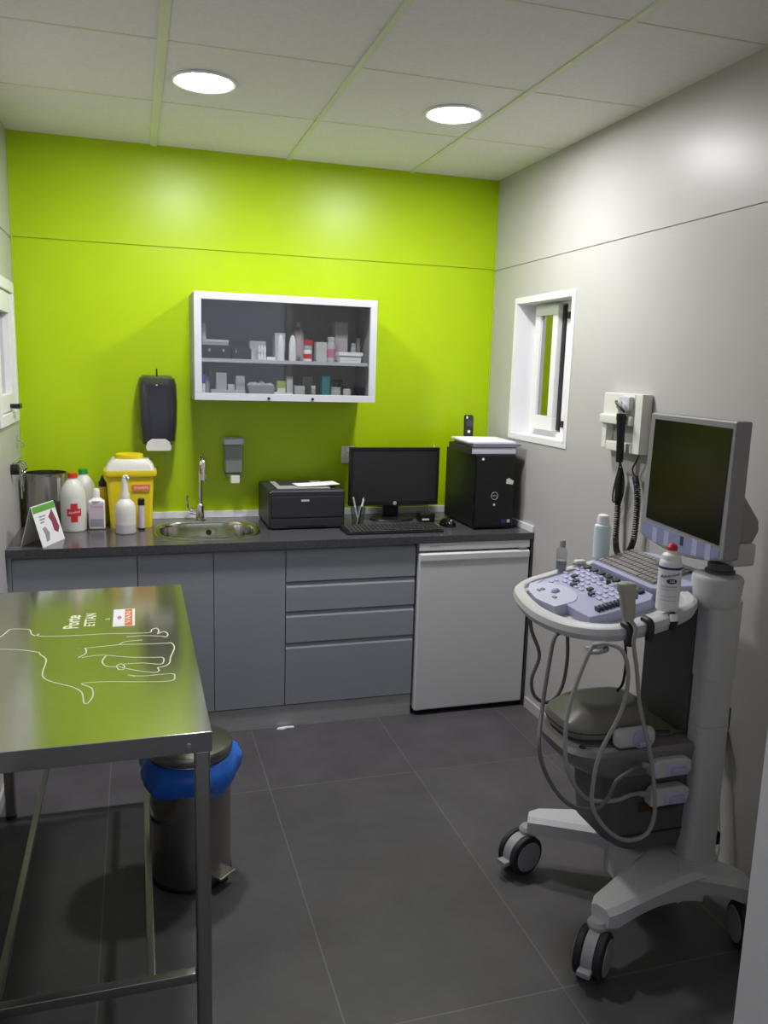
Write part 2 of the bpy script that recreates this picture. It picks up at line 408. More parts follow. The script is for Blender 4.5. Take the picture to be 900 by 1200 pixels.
obj('carcass', B().box((0.4855, CF + 0.022, 0.10), (1.0895, -0.02, HC - 0.20)).box((0.4855, CF + 0.022, 0.60), (0.51, -0.02, HC - 0.031)).box((1.065, CF + 0.022, 0.60), (1.0895, -0.02, HC - 0.031)).box((0.51, CF + 0.022, 0.74), (1.065, CF + 0.04, HC - 0.031)), CAB, t)
obj('door', front(0.4865, 0.786, 0.105, 0.800), CAB, t); obj('door', front(0.789, 1.0885, 0.105, 0.800), CAB, t)
t = thing('drawer_unit', 'grey four drawer unit between sink cabinet and white fridge', 'drawer unit', (1.385, CF, 0))
obj('carcass', B().box((1.0905, CF + 0.022, 0.10), (1.6765, -0.02, HC - 0.031)), CAB, t)
for a, c in ((0.663, 0.800), (0.530, 0.658), (0.388, 0.525), (0.105, 0.383)):
    obj('drawer', front(1.0925, 1.6755, a, c), CAB, t)
b = B().box((0.001, CF + 0.006, 0.0), (1.6765, CF + 0.020, 0.0995), 0.001)
tag(obj('plinth', b, PLINTH, loc=(0.84, CF + 0.04, 0)), 'brushed metal kick plinth under the grey cabinets', 'plinth')
b = B().box((2.236, -0.60, 0), (2.2485, -0.02, HC - 0.0305), 0.001)  # thin dark upright filling the space beside the fridge
tag(obj('side_slab', b, WORKE, loc=(2.242, -0.3, 0)), 'dark upright slab between white fridge and grey right wall', 'panel')

# worktop with an opening for the bowl
t = thing('worktop', 'long dark grey worktop carrying sink, printer and computer', 'worktop', (1.12, -0.3, HC))
SX, SY, SA, SB = 0.785, -0.315, 0.205, 0.185
wt = bmesh.new()
def sup(a, bb, n=3.2, k=48):
    R = []
    for i in range(k):
        th = 2 * PI * i / k; c, s_ = math.cos(th), math.sin(th)
        R.append((SX + a * math.copysign(abs(c) ** (2 / n), c), SY + bb * math.copysign(abs(s_) ** (2 / n), s_)))
    return R
hole = sup(SA, SB)
def rect_pt(i, k=48):
    # matching points on the outline of the slab portion round the hole
    th = 2 * PI * i / k; c, s_ = math.cos(th), math.sin(th); f = 1 / max(abs(c), abs(s_))
    hx = 0.235; 
    yy = SY + s_ * f * (0.3145 if s_ > 0 else 0.2865)
    return (SX + c * f * hx, max(-0.6015, min(-0.0005, yy)))
outer = [rect_pt(i) for i in range(48)]
bq = B()
zt_, zb_ = HC, HC - 0.03
bq.rings([[(x, y, zb_) for x, y in hole], [(x, y, zt_) for x, y in hole], [(x, y, zt_) for x, y in outer], [(x, y, zb_) for x, y in outer]], closed=True)
bq.box((0.0005, -0.6015, zb_), (SX - 0.235, -0.0005, zt_)); bq.box((SX + 0.235, -0.6015, zb_), (W - 0.0005, -0.0005, zt_))
obj('slab', bq, WORK, t)
tag(obj('upstand', B().box((0.0005, -0.016, HC), (W - 0.0005, -0.0005, HC + 0.032), 0.002), WHITE, loc=(1.12, -0.008, HC)), 'white upstand strip along the green wall behind the worktop', 'upstand')
tag(obj('upstand', B().box((W - 0.0125, -0.60, HC), (W - 0.0005, -0.017, HC + 0.03), 0.002), WHITE, loc=(W - 0.006, -0.3, HC)), 'short upstand strip along the grey right wall beside the tower', 'upstand')

# sink
t = thing('sink', 'stainless steel inset sink bowl in the dark worktop', 'sink', (SX, SY, HC))
b = B()
R = []
for (ex, z) in ((0.022, 0.0), (0.022, 0.003), (0.012, 0.005), (0.0, 0.003), (-0.008, -0.01), (-0.014, -0.12), (-0.045, -0.145), (-0.13, -0.150)):
    R.append([(x, y, HC + z) for x, y in sup(SA + ex, SB + ex)])
b.rings(R, cap0=False)
obj('bowl', b, mat('sink steel', (0.68, 0.67, 0.63), 0.16, metal=1.0), t)
obj('drain', B().lathe((SX, SY, HC - 0.1495), [(0.038, 0), (0.038, 0.002), (0.03, 0.003), (0.01, 0.001)], 24), CHROME, t)
obj('overflow', B().cyl((SX + 0.02, SY + SB - 0.0165, HC - 0.045), (SX + 0.02, SY + SB - 0.012, HC - 0.045), 0.013), BLACK, t)

# faucet
t = thing('faucet', 'chrome gooseneck tap with side lever behind the sink', 'tap', (0.772, -0.07, HC))
b = B().lathe((0.772, -0.07, HC), [(0.028, 0), (0.028, 0.006), (0.021, 0.010), (0.021, 0.065), (0.016, 0.075), (0.012, 0.08)], 24)
obj('body', b, CHROME, t)
b = B().tube([(0.772, -0.07, HC + 0.07), (0.773, -0.07, HC + 0.17), (0.774, -0.072, HC + 0.25), (0.776, -0.095, HC + 0.297), (0.778, -0.135, HC + 0.31), (0.780, -0.172, HC + 0.285), (0.781, -0.182, HC + 0.235), (0.781, -0.182, HC + 0.215)], 0.0105, 12)
b.cyl((0.781, -0.182, HC + 0.232), (0.781, -0.182, HC + 0.205), 0.013)
obj('spout', b, CHROME, t)
b = B().cyl((0.755, -0.07, HC + 0.042), (0.727, -0.072, HC + 0.046), 0.016).tube([(0.727, -0.072, HC + 0.046), (0.716, -0.074, HC + 0.06), (0.713, -0.08, HC + 0.12)], 0.0045, 8)
obj('lever', b, CHROME, t)

# fridge
t = thing('fridge', 'white under-counter fridge at right end of the cabinet row', 'fridge', (1.96, -0.6, 0))
FX0, FX1, FY = 1.687, 2.231, -0.602
obj('body', B().box((FX0 + 0.002, FY + 0.045, 0.03), (FX1 - 0.002, -0.05, 0.812), 0.004), FRIDGE, t)
obj('door', B().box((FX0, FY, 0.024), (FX1, FY + 0.043, 0.768), 0.008, 3), FRIDGE, t)
obj('door_lip', B().prism([(FY - 0.006, 0.735), (FY + 0.002, 0.715), (FY + 0.002, 0.766), (FY - 0.006, 0.762)], 0, FX0 + 0.004, FX1 - 0.004, 0.002), FRIDGE, t)
obj('top_panel', B().box((FX0, FY + 0.004, 0.777), (FX1, FY + 0.044, 0.814), 0.004), FRIDGE, t)
b = B()
for k in range(4): b.box((FX0 + 0.05 + 0.012 * k, FY + 0.0032, 0.797), (FX0 + 0.058 + 0.012 * k, FY + 0.0045, 0.801))
obj('marks', b, GREYPR, t)
obj('hinge', B().box((FX1 - 0.055, FY + 0.001, 0.768), (FX1 - 0.015, FY + 0.02, 0.781), 0.003), BEZEL, t)
for x in (FX0 + 0.03, FX1 - 0.03):
    for y in (FY + 0.08, -0.09):
        obj('foot', B().cyl((x, y, 0), (x, y, 0.031), 0.016, seg=14), BLACK, t)
obj('base_grille', B().box((FX0 + 0.004, FY + 0.03, 0.006), (FX1 - 0.004, FY + 0.05, 0.0235)), BLACK, t)

# ------------------------------------------------------------------ wall fittings
# paper towel dispenser
t = thing('paper_towel_dispenser', 'dark translucent paper towel dispenser on the green wall', 'dispenser', (0.588, 0, 1.18))
R = []
for z, w, d in ((1.205, 0.068, 0.115), (1.225, 0.078, 0.155), (1.30, 0.086, 0.165), (1.40, 0.089, 0.160), (1.475, 0.086, 0.145), (1.503, 0.078, 0.115), (1.515, 0.062, 0.07)):
    ring = []
    for k in range(28):
        th = PI * k / 27
        c_, s_ = math.cos(th), math.sin(th)
        ring.append((0.588 + w * math.copysign(abs(c_) ** 0.42, c_), -0.0015 - d * abs(s_) ** 0.55, z))
    R.append(ring)
obj('cover', B().rings(R), CHARG, t)
obj('mouth', B().prism([(-0.05, 1.183), (0.05, 1.183), (0.056, 1.198), (0.048, 1.222), (0.03, 1.236), (-0.03, 1.236), (-0.048, 1.222), (-0.056, 1.198)], 1, -0.171, -0.03, 0.004, mx=Matrix.Translation((0.588, 0, 0))), OFFW, t)
obj('serrated_edge', B().prism([(0.535, 1.20), (0.545, 1.179), (0.631, 1.179), (0.641, 1.20)], 1, -0.11, -0.02, 0.003), BLACK, t)
obj('latch_pin', B().cyl((0.588, -0.03, 1.51), (0.588, -0.035, 1.545), 0.004, 0.003), BLACK, t)
obj('lock', B().box((0.580, -0.147, 1.468), (0.588, -0.139, 1.476), 0.001), PUREW, t)

# soap dispenser
t = thing('soap_dispenser', 'small smoked plastic soap dispenser above the sink', 'dispenser', (0.93, 0, 1.03))
obj('tank', B().box((0.886, -0.085, 1.068), (0.974, -0.003, 1.205), 0.008, 3), SOAPGL, t)
obj('back_plate', B().box((0.889, -0.0025, 1.06), (0.971, 0.0, 1.23), 0.001), MIDG, t)
obj('top_cap', B().box((0.882, -0.092, 1.203), (0.979, -0.0005, 1.235), 0.01, 3), ALU, t)
obj('base', B().box((0.892, -0.082, 1.045), (0.968, -0.0005, 1.068), 0.005), SOAPGL, t)
obj('push_button', B().box((0.912, -0.105, 1.022), (0.955, -0.045, 1.060), 0.006, 3), OFFW, t)
obj('soap', B().box((0.891, -0.080, 1.07), (0.969, -0.008, 1.13), 0.006, 3), MILKD, t)

# wall socket
t = thing('wall_socket', 'white wall socket left of the computer monitor', 'socket', (1.495, 0, 1.148))
obj('plate', B().box((1.468, -0.012, 1.105), (1.535, 0, 1.19), 0.004), PUREW, t)
obj('plug', B().cyl((1.505, -0.012, 1.15), (1.505, -0.04, 1.15), 0.018).box((1.482, -0.014, 1.165), (1.49, -0.0115, 1.18)), OFFW, t)

# ------------------------------------------------------------------ glazed wall cabinet and its contents
CX0, CX1, CZ0, CZ1, CY = 0.738, 1.550, 1.418, 1.876, -0.300
t = thing('wall_cabinet', 'aluminium framed glass door cabinet hanging on the green wall', 'cabinet', (1.144, 0, CZ0))
b = B()
b.box((CX0, CY + 0.022, CZ0), (CX0 + 0.018, 0, CZ1)); b.box((CX1 - 0.018, CY + 0.022, CZ0), (CX1, 0, CZ1))
b.box((CX0 + 0.018, CY + 0.022, CZ0), (CX1 - 0.018, 0, CZ0 + 0.018)); b.box((CX0 + 0.018, CY + 0.022, CZ1 - 0.018), (CX1 - 0.018, 0, CZ1))
b.box((CX0 + 0.018, -0.008, CZ0 + 0.018), (CX1 - 0.018, 0, CZ1 - 0.018))
obj('carcass', b, CABIN, t)
b = B(); f = 0.031
for a, c in (((CX0, CZ1 - f), (CX1, CZ1)), ((CX0, CZ0), (CX1, CZ0 + f)), ((CX0, CZ0 + f), (CX0 + f, CZ1 - f)), ((CX1 - f, CZ0 + f), (CX1, CZ1 - f))):
    b.box((a[0], CY, a[1]), (c[0], CY + 0.020, c[1]), 0.002)
dr = obj('door_frame', b, ALU, t)
obj('glass_pane', B().box((CX0 + f, CY + 0.012, CZ0 + f), (CX1 - f, CY + 0.016, CZ1 - f)), CLEAR, dr)
for x in (1.058, 1.255):
    obj('knob', B().cyl((x, CY, CZ0 + 0.012), (x, CY - 0.012, CZ0 + 0.012), 0.006, seg=12), BLACK, dr)
obj('shelf', B().box((CX0 + 0.0185, CY + 0.028, 1.582), (CX1 - 0.0185, -0.0085, 1.598), 0.001), ALU, t)
SH, BT = 1.598, CZ0 + 0.018

def px(p): return 0.7565 + (p - 230.0) / 262.0     # photo column on the shelves -> room x, offline scale
def carton(label, x0, x1, y0, y1, z0, z1, m, band=None, group=None):
    t = thing('carton', label, 'box', ((x0 + x1) / 2, (y0 + y1) / 2, z0), group)
    obj('body', B().box((x0, y0, z0), (x1, y1, z1), 0.0015), m, t)
    h = z1 - z0
    obj('flap', B().box((x0 + 0.001, y0 + 0.001, z1), (x1 - 0.001, y1 - 0.001, z1 + 0.0008)), m, t)
    if band: obj('printed_band', B().box((x0 + 0.002, y0 - 0.0006, z0 + h * 0.25), (x1 - 0.002, y0 + 0.001, z0 + h * 0.55)), band, t)
    return t
def bottle(label, x, y, z0, r, h, m, capm, neck=0.45, cap=0.18, label_m=None, name='bottle', group=None, cat='bottle', sx=1, sy=1):
    t = thing(name, label, cat, (x, y, z0), group)
    hb = h * (1 - cap)
    obj('body', B().lathe((x, y, z0), [(r * 0.9, 0), (r, h * 0.03), (r, hb * 0.80), (r * 0.88, hb * 0.9), (r * neck, hb * 0.97), (r * neck, hb)], 20, sx, sy), m, t)
    rc = r * neck * 1.12
    obj('cap', B().lathe((x, y, z0), [(rc, hb - 0.0005), (rc, h * 0.985), (rc * 0.85, h)], 16), capm, t)
    if label_m: obj('wrap_label', B().lathe((x, y, z0), [(r * 1.001, hb * 0.2), (r * 1.012, hb * 0.2), (r * 1.012, hb * 0.62), (r * 1.001, hb * 0.62)], 20, sx, sy), label_m, t)
    return t
# upper shelf
t = thing('instrument_case', 'low dark instrument case lying at left of the upper cabinet shelf', 'case', (0.835, -0.20, SH))
obj('body', B().box((0.775, -0.262, SH), (0.898, -0.13, SH + 0.058), 0.006), CHAR, t); obj('latch', B().box((0.80, -0.267, SH + 0.028), (0.81, -0.261, SH + 0.042), 0.001), CHROME, t); obj('latch', B().box((0.86, -0.267, SH + 0.028), (0.87, -0.261, SH + 0.042), 0.001), CHROME, t)
t = thing('instrument_case', 'small dark case beside the instrument case on the upper cabinet shelf', 'case', (0.945, -0.2, SH))
obj('body', B().box((0.903, -0.255, SH), (0.985, -0.14, SH + 0.050), 0.006), CHAR, t); obj('latch', B().box((0.917, -0.26, SH + 0.026), (0.924, -0.254, SH + 0.04), 0.001), CHROME, t)
carton('long pale box with grey stripe lying on the dark instrument case', 0.776, 0.889, -0.255, -0.19, SH + 0.058, SH + 0.080, BOXG, GREYPR)
bottle('small pale bottle standing behind the long box at the cabinet left edge', 0.789, -0.15, SH + 0.058, 0.013, 0.095, OFFW, OFFW, 0.7, 0.12)
carton('pale grey box standing behind the small white vials', 0.990, 1.062, -0.185, -0.10, SH, SH + 0.082, BOXG2)
carton('low light box left of the small white vials', 0.988, 1.012, -0.250, -0.20, SH, SH + 0.045, BOXG)
vials = []
for r_ in range(2):
    for k in range(3):
        x = 1.0215 + 0.0125 * k; z = SH + 0.0315 * r_
        v = bottle('', x, -0.262, z, 0.0058, 0.0315, PUREW, PUREW, 0.55, 0.25, name='vial', cat='vial', group='white vials stacked on the upper shelf')
        v['label'] = ('left', 'middle', 'right')[k] + (' white vial of the lower row' if r_ == 0 else ' white vial of the upper row') + ' stacked on the upper cabinet shelf'
carton('flat white carton lying right of the stacked vials', 1.056, 1.094, -0.25, -0.205, SH, SH + 0.013, PAPER)
def bullet(label, x):
    t = thing('nozzle_bottle', label, 'bottle', (x, -0.25, SH), 'white pointed bottles')
    obj('body', B().lathe((x, -0.25, SH), [(0.0145, 0), (0.0155, 0.003), (0.0155, 0.055)], 20), PUREW, t)
    obj('pointed_cap', B().lathe((x, -0.25, SH), [(0.0152, 0.055), (0.0150, 0.075), (0.011, 0.098), (0.006, 0.110), (0.002, 0.112)], 20), PUREW, t)
bullet('left one of two bright white pointed bottles on the upper shelf', 1.118); bullet('right one of two bright white pointed bottles on the upper shelf', 1.172)
carton('upright grey box between the two white pointed bottles', 1.103, 1.150, -0.19, -0.12, SH, SH + 0.122, BOXG)
bottle('tall pinkish grey bottle right of the white pointed bottles', 1.214, -0.15, SH, 0.030, 0.175, BOXP, BOXG2, 0.4, 0.12)
bottle('red lidded jar standing behind the white red banded bottle', 1.262, -0.155, SH, 0.0225, 0.098, BOXP, RED, 0.95, 0.22)
bottle('small white bottle with a red band on the upper shelf', 1.243, -0.24, SH, 0.019, 0.066, PUREW, BOXG, 0.8, 0.2, RED)
carton('square pale grey box right of the red lidded jar', 1.290, 1.340, -0.205, -0.13, SH, SH + 0.088, BOXG, None)
bottle('pale bottle with a dark pink label on the upper shelf', 1.360, -0.2, SH, 0.0195, 0.112, BOXG, BOXG, 0.75, 0.16, PINK)
carton('tallest pale carton standing behind the white tray', 1.385, 1.446, -0.175, -0.11, SH, SH + 0.182, BOXG, BOXP)
t = thing('tray', 'low white tray at right end of the upper cabinet shelf', 'tray', (1.437, -0.24, SH))
obj('body', B().rings([[(1.437 + sx_ * (0.052 + e), -0.24 + sy_ * (0.03 + e), SH + z) for sx_, sy_ in ((-1, -1), (1, -1), (1, 1), (-1, 1))] for e, z in ((-0.004, 0), (0, 0.03), (0.004, 0.03), (0.004, 0.046), (0, 0.046), (-0.002, 0.01))]), PUREW, t)
bottle('slim grey bottle behind the right end of the white tray', 1.478, -0.16, SH, 0.014, 0.09, BOXG2, BOXG2, 0.7, 0.15)
bottle('small beige bottle on a stand at upper shelf right edge', 1.508, -0.13, SH, 0.012, 0.115, OFFW, OFFW, 0.8, 0.5)
# lower shelf
bottle('slim blue and white bottle at left edge of the lower cabinet shelf', 0.777, -0.255, BT, 0.0095, 0.092, PUREW, BLUEB, 0.95, 0.42)
bottle('pale grey tube standing beside the slim blue bottle', 0.799, -0.2, BT, 0.012, 0.082, BOXG2, BOXG2, 0.8, 0.15)
carton('flat pale box lying along the lower cabinet shelf', 0.812, 0.960, -0.262, -0.17, BT, BT + 0.026, BOXG)
carton('narrow upright green grey carton left on the lower shelf', 0.812, 0.830, -0.165, -0.10, BT, BT + 0.110, BOXG2)
carton('upright pale carton left of two on the flat box', 0.835, 0.880, -0.245, -0.19, BT + 0.026, BT + 0.100, BOXG2)
carton('small grey box in the gap between two upright cartons', 0.886, 0.916, -0.240, -0.20, BT + 0.026, BT + 0.050, BOXG)
carton('upright pale carton with a dark band at right end of the flat box', 0.921, 0.960, -0.245, -0.19, BT + 0.026, BT + 0.088, BOXG2, GREYPR)
t = thing('basket', 'grey basket full of clear bags on the lower cabinet shelf', 'basket', (1.035, -0.21, BT))
obj('tub', B().rings([[(1.032 + sx_ * (0.055 + e), -0.21 + sy_ * (0.045 + e), BT + z) for sx_, sy_ in ((-1, -1), (1, -1), (1, 1), (-1, 1))] for e, z in ((-0.006, 0), (0.006, 0.05), (0.002, 0.05), (-0.008, 0.006))]), MIDG, t)
def bagmesh(x, y, z, s_):
    tmp = bmesh.new(); bmesh.ops.create_icosphere(tmp, subdivisions=3, radius=s_)
    for v in tmp.verts: v.co *= 1 + 0.35 * (math.sin(v.co.x * 170 + x * 99) * math.cos(v.co.y * 150) + 0.5 * math.sin(v.co.z * 210 + y * 50)) * 0.6; v.co.z *= 0.8
    bmesh.ops.translate(tmp, vec=(x, y, z), verts=tmp.verts[:]); m_ = B(); m_._merge(tmp); return m_
for x, y, s_ in ((1.0, -0.22, 0.022), (1.04, -0.2, 0.024), (1.07, -0.215, 0.018)):
    obj('bag', bagmesh(x, y, BT + 0.048, s_), BOXG2, t)
carton('small yellow green carton on the lower cabinet shelf', 1.106, 1.146, -0.235, -0.17, BT, BT + 0.070, YGREEN, OFFW)
carton('narrow tall grey carton right of the yellow green one', 1.150, 1.180, -0.225, -0.16, BT, BT + 0.092, BOXG)
carton('low grey box in front of the lower shelf middle', 1.186, 1.230, -0.25, -0.19, BT, BT + 0.050, BOXG)
carton('pale carton standing behind the dark tray', 1.236, 1.284, -0.17, -0.11, BT, BT + 0.090, BOXG2)
t = thing('tray', 'dark flat tray holding a tiny jar on the lower shelf', 'tray', (1.265, -0.23, BT))
obj('body', B().rings([[(1.263 + sx_ * (0.028 + e), -0.23 + sy_ * (0.03 + e), BT + z) for sx_, sy_ in ((-1, -1), (1, -1), (1, 1), (-1, 1))] for e, z in ((-0.003, 0), (0, 0.014), (-0.002, 0.014), (-0.004, 0.004))]), CHAR, t)
bottle('tiny pinkish jar standing in the dark tray', 1.274, -0.228, BT + 0.004, 0.0105, 0.048, BOXP, PAPER, 0.85, 0.25)
carton('tall teal carton on the lower cabinet shelf', 1.314, 1.350, -0.235, -0.17, BT, BT + 0.100, TEAL)
carton('low teal carton behind the tall teal one', 1.354, 1.375, -0.16, -0.11, BT, BT + 0.096, TEAL)
bottle('pale grey beaker right of the teal cartons', 1.378, -0.235, BT, 0.0225, 0.048, BOXG, BOXG, 0.9, 0.1, name='beaker', cat='beaker')
t = thing('spray_bottle', 'black topped spray bottle behind the grey beaker', 'bottle', (1.418, -0.16, BT))
obj('body', B().lathe((1.418, -0.16, BT), [(0.019, 0), (0.02, 0.004), (0.02, 0.05), (0.009, 0.062), (0.009, 0.07)], 20), CHAR, t)
obj('trigger', B().box((1.376, -0.17, BT + 0.070), (1.428, -0.15, BT + 0.084), 0.003).prism([(1.388, BT + 0.071), (1.394, BT + 0.071), (1.390, BT + 0.05), (1.385, BT + 0.045)], 1, -0.165, -0.155), BLACK, t)
bottle('small grey bottle with a black head at lower shelf right', 1.431, -0.235, BT, 0.0185, 0.062, BOXG, BLACK, 0.6, 0.3)
t = B()
t.prism([(1.083, 1.449), (1.175, 1.449), (1.168, 1.456), (1.125, 1.458), (1.088, 1.462)], 1, CY - 0.001 - 0.0, CY + 0.0, 0)
# folded leaflet tucked behind the door frame rail: rests on the cabinet floor just inside the glass
tag(obj('leaflet', B().prism([(1.083, BT), (1.175, BT), (1.172, BT + 0.020), (1.13, BT + 0.018), (1.105, BT + 0.024), (1.087, BT + 0.021)], 1, -0.272, -0.262, 0.001), PAPER, loc=(1.13, -0.267, BT)), 'white folded leaflet at the front of the lower cabinet shelf', 'leaflet')
t.bm.free()

# ------------------------------------------------------------------ things on the worktop, left part
t = thing('steel_canister', 'large brushed steel canister in the left worktop corner', 'canister', (0.108, -0.108, HC))
b = B().lathe((0.108, -0.108, HC), [(0.086, 0), (0.088, 0.004), (0.088, 0.228), (0.090, 0.232), (0.090, 0.238), (0.085, 0.238), (0.084, 0.02), (0.02, 0.012)], 48)
obj('body', b, STEELB, t)
obj('bracket', B().box((0.160, -0.195, HC + 0.12), (0.174, -0.168, HC + 0.225), 0.003), CHROME, t)

t = thing('tent_card', 'folded tent card with green top and pink picture on worktop corner', 'card', (0.125, -0.475, HC))
# two leaves meeting at a ridge that runs along the width
Lc = Vector((0.0915, -0.560, HC)); Rc = Vector((0.158, -0.390, HC))
ux = (Rc - Lc).normalized(); nx = Vector((ux.y, -ux.x, 0))
def leaf(o0, o1, zt, th=0.002):
    r0 = Lc + nx * o0; r1 = Rc + nx * o0; t0 = Lc + nx * o1 + Vector((0, 0, zt)) - ux * 0.0; t1 = Rc + nx * o1 + Vector((0, 0, zt))
    n_ = nx * th
    return [[r0, r1, t1, t0], [r0 + n_, r1 + n_, t1 + n_, t0 + n_]]
front_o, ridge_o, back_o = 0.044, 0.0, -0.046
obj('front_leaf', B().rings(leaf(front_o, ridge_o, 0.158)), PAPER, t)
obj('rear_leaf', B().rings(leaf(back_o, ridge_o - 0.002, 0.158)), OFFW, t)
def on_leaf(u0, u1, v0, v1, lift=0.0024, th=0.0006):
    def P(u, v, l): return Lc + ux * ((Rc - Lc).length * u) + nx * (front_o + (ridge_o - front_o) * v + l) + Vector((0, 0, 0.158 * v))
    q = ((u0, v0), (u1, v0), (u1, v1), (u0, v1))
    return [[P(u, v, lift) for u, v in q], [P(u, v, lift + th) for u, v in q]]
obj('green_header', B().rings(on_leaf(0.02, 0.98, 0.83, 0.985)), CARDGR, t)
def leaf_poly(pts): 
    def P(u, v, l): return Lc + ux * ((Rc - Lc).length * u) + nx * (front_o + (ridge_o - front_o) * v + l) + Vector((0, 0, 0.158 * v))
    return [[P(u, v, 0.0024) for u, v in pts], [P(u, v, 0.003) for u, v in pts]]
obj('picture', B().rings(leaf_poly([(0.66, 0.30), (0.80, 0.22), (0.92, 0.34), (0.86, 0.62), (0.80, 0.82), (0.70, 0.74), (0.58, 0.66), (0.66, 0.52)])), MAROON, t)
obj('picture', B().rings(leaf_poly([(0.22, 0.10), (0.36, 0.12), (0.44, 0.28), (0.34, 0.46), (0.20, 0.44), (0.25, 0.28)])), GREYPR, t)
b = B()
for k in range(3): b.rings(on_leaf(0.20, 0.48 - 0.06 * k, 0.70 - 0.07 * k, 0.735 - 0.07 * k))
obj('lettering', b, GREYPR, t)

def jug(x, y, capm, name_label):
    t = thing('disinfectant_bottle', name_label, 'bottle', (x, y, HC))
    obj('body', B().lathe((x, y, HC), [(0.048, 0), (0.052, 0.006), (0.052, 0.15), (0.046, 0.185), (0.030, 0.212), (0.019, 0.224), (0.019, 0.230)], 32), MILK, t)
    obj('cap', B().lathe((x, y, HC), [(0.0195, 0.229), (0.0195, 0.250), (0.017, 0.252)], 24), capm, t)
    return t
def wrap(x, y, r): # flat (u,v,w) -> on a cylinder facing the camera
    def fn(co):
        a = co.x / r; rr = r + co.z
        dx, dy = rr * math.sin(a), -rr * math.cos(a)
        return Vector((x + dx, y + dy, co.y))
    return fn
def curved_rect(x, y, r, u0, u1, z0, z1, th=0.0008, n=8, ang=0.0):
    b_ = []
    for rr in (r - 0.0004, r + th):
        pass
    R_ = []
    for k in range(n + 1):
        a = ang + (u0 + (u1 - u0) * k / n) / r
        R_.append([(x + rr * math.sin(a), y - rr * math.cos(a), zz) for rr, zz in ((r - 0.0004, z0), (r + th, z0), (r + th, z1), (r - 0.0004, z1))])
    return R_
t = jug(0.226, -0.235, REDC, 'white bottle with red cap and red cross label')
b = B().rings(curved_rect(0.226, -0.235, 0.052, -0.013, 0.015, HC + 0.045, HC + 0.125, ang=0.1)).rings(curved_rect(0.226, -0.235, 0.052, -0.028, 0.030, HC + 0.070, HC + 0.102, 0.0009, ang=0.1))
lb = obj('red_cross', b, RED, t)
b = B().text('Alcohol', 0.015, Matrix.Identity(4), 0.0003, lambda co: wrap(0.226, -0.235, 0.0531)(Vector((co.x + 0.006, co.y + HC + 0.087 + co.x * 0.15, co.z))))
obj('lettering', b, PAPER, t)
jug(0.262, -0.105, GREENC, 'white bottle with green cap behind the red capped one')
# lilac label bottle (flat sided)
t = thing('antiseptic_bottle', 'small white bottle with lilac label and slim white cap', 'bottle', (0.320, -0.215, HC))
b = B().box((0.286, -0.238, HC), (0.354, -0.192, HC + 0.128), 0.008, 3).lathe((0.320, -0.215, HC), [(0.030, 0.127), (0.016, 0.138), (0.013, 0.142)], 24)
obj('body', b, PUREW, t)
obj('cap', B().lathe((0.320, -0.215, HC), [(0.0145, 0.142), (0.0145, 0.170), (0.011, 0.178), (0.006, 0.180)], 20), PUREW, t)
obj('label_panel', B().box((0.290, -0.2388, HC + 0.012), (0.350, -0.2375, HC + 0.118), 0.0003), LILAC, t)
b = B().box((0.293, -0.2394, HC + 0.016), (0.347, -0.2384, HC + 0.048))
obj('printed_block', b, GREYPR, t)
obj('lettering', B().text('Cetrax', 0.017, Matrix.Translation((0.320, -0.239, HC + 0.102)) @ Matrix.Rotation(PI / 2, 4, 'X'), 0.0004), PINK, t)
# black nozzle yellow bottle
t = thing('nozzle_bottle', 'yellow bottle with pointed black cap beside the sharps box', 'bottle', (0.342, -0.11, HC))
obj('body', B().lathe((0.342, -0.11, HC), [(0.020, 0), (0.022, 0.004), (0.022, 0.13), (0.015, 0.165), (0.015, 0.172)], 24), YELLOW, t)
obj('pointed_cap', B().lathe((0.342, -0.11, HC), [(0.017, 0.172), (0.017, 0.19), (0.009, 0.205), (0.003, 0.222)], 24), BLACK, t)
# sharps container
t = thing('sharps_container', 'yellow sharps container with frosted lid left of the sink', 'sharps container', (0.463, -0.17, HC))
def rr(cx, cy, hx, hy, r, z, n=6):
    P_ = []
    for sx_, sy_, a0 in ((1, 1, 0), (-1, 1, PI / 2), (-1, -1, PI), (1, -1, 3 * PI / 2)):
        for k in range(n + 1):
            a = a0 + PI / 2 * k / n
            P_.append((cx + sx_ * (hx - r) + r * math.cos(a), cy + sy_ * (hy - r) + r * math.sin(a), z))
    return P_
sc = (0.463, -0.145)
obj('tub', B().rings([rr(*sc, 0.088, 0.070, 0.015, HC), rr(*sc, 0.100, 0.082, 0.018, HC + 0.235), rr(*sc, 0.100, 0.082, 0.018, HC + 0.25)]), YELLOW, t)
obj('rim', B().rings([rr(*sc, 0.110, 0.092, 0.018, HC + 0.232), rr(*sc, 0.113, 0.095, 0.018, HC + 0.242), rr(*sc, 0.112, 0.094, 0.018, HC + 0.256)]), YELLOW, t)
obj('lid', B().rings([rr(*sc, 0.105, 0.087, 0.018, HC + 0.2565), rr(*sc, 0.098, 0.080, 0.02, HC + 0.282), rr(*sc, 0.078, 0.062, 0.02, HC + 0.305)]), LID, t)
obj('cap', B().lathe((sc[0] - 0.003, sc[1], HC + 0.3045), [(0.060, 0), (0.062, 0.004), (0.060, 0.018), (0.05, 0.021)], 32), YELLOW, t)
obj('warning_label', B().box((0.470, -0.2295, HC + 0.165), (0.545, -0.216, HC + 0.196), 0.0008), ORANGE, t)
obj('lettering', B().text('SHARPS', 0.018, Matrix.Translation((0.508, -0.2298, HC + 0.180)) @ Matrix.Rotation(PI / 2, 4, 'X'), 0.0004), OFFW, t)
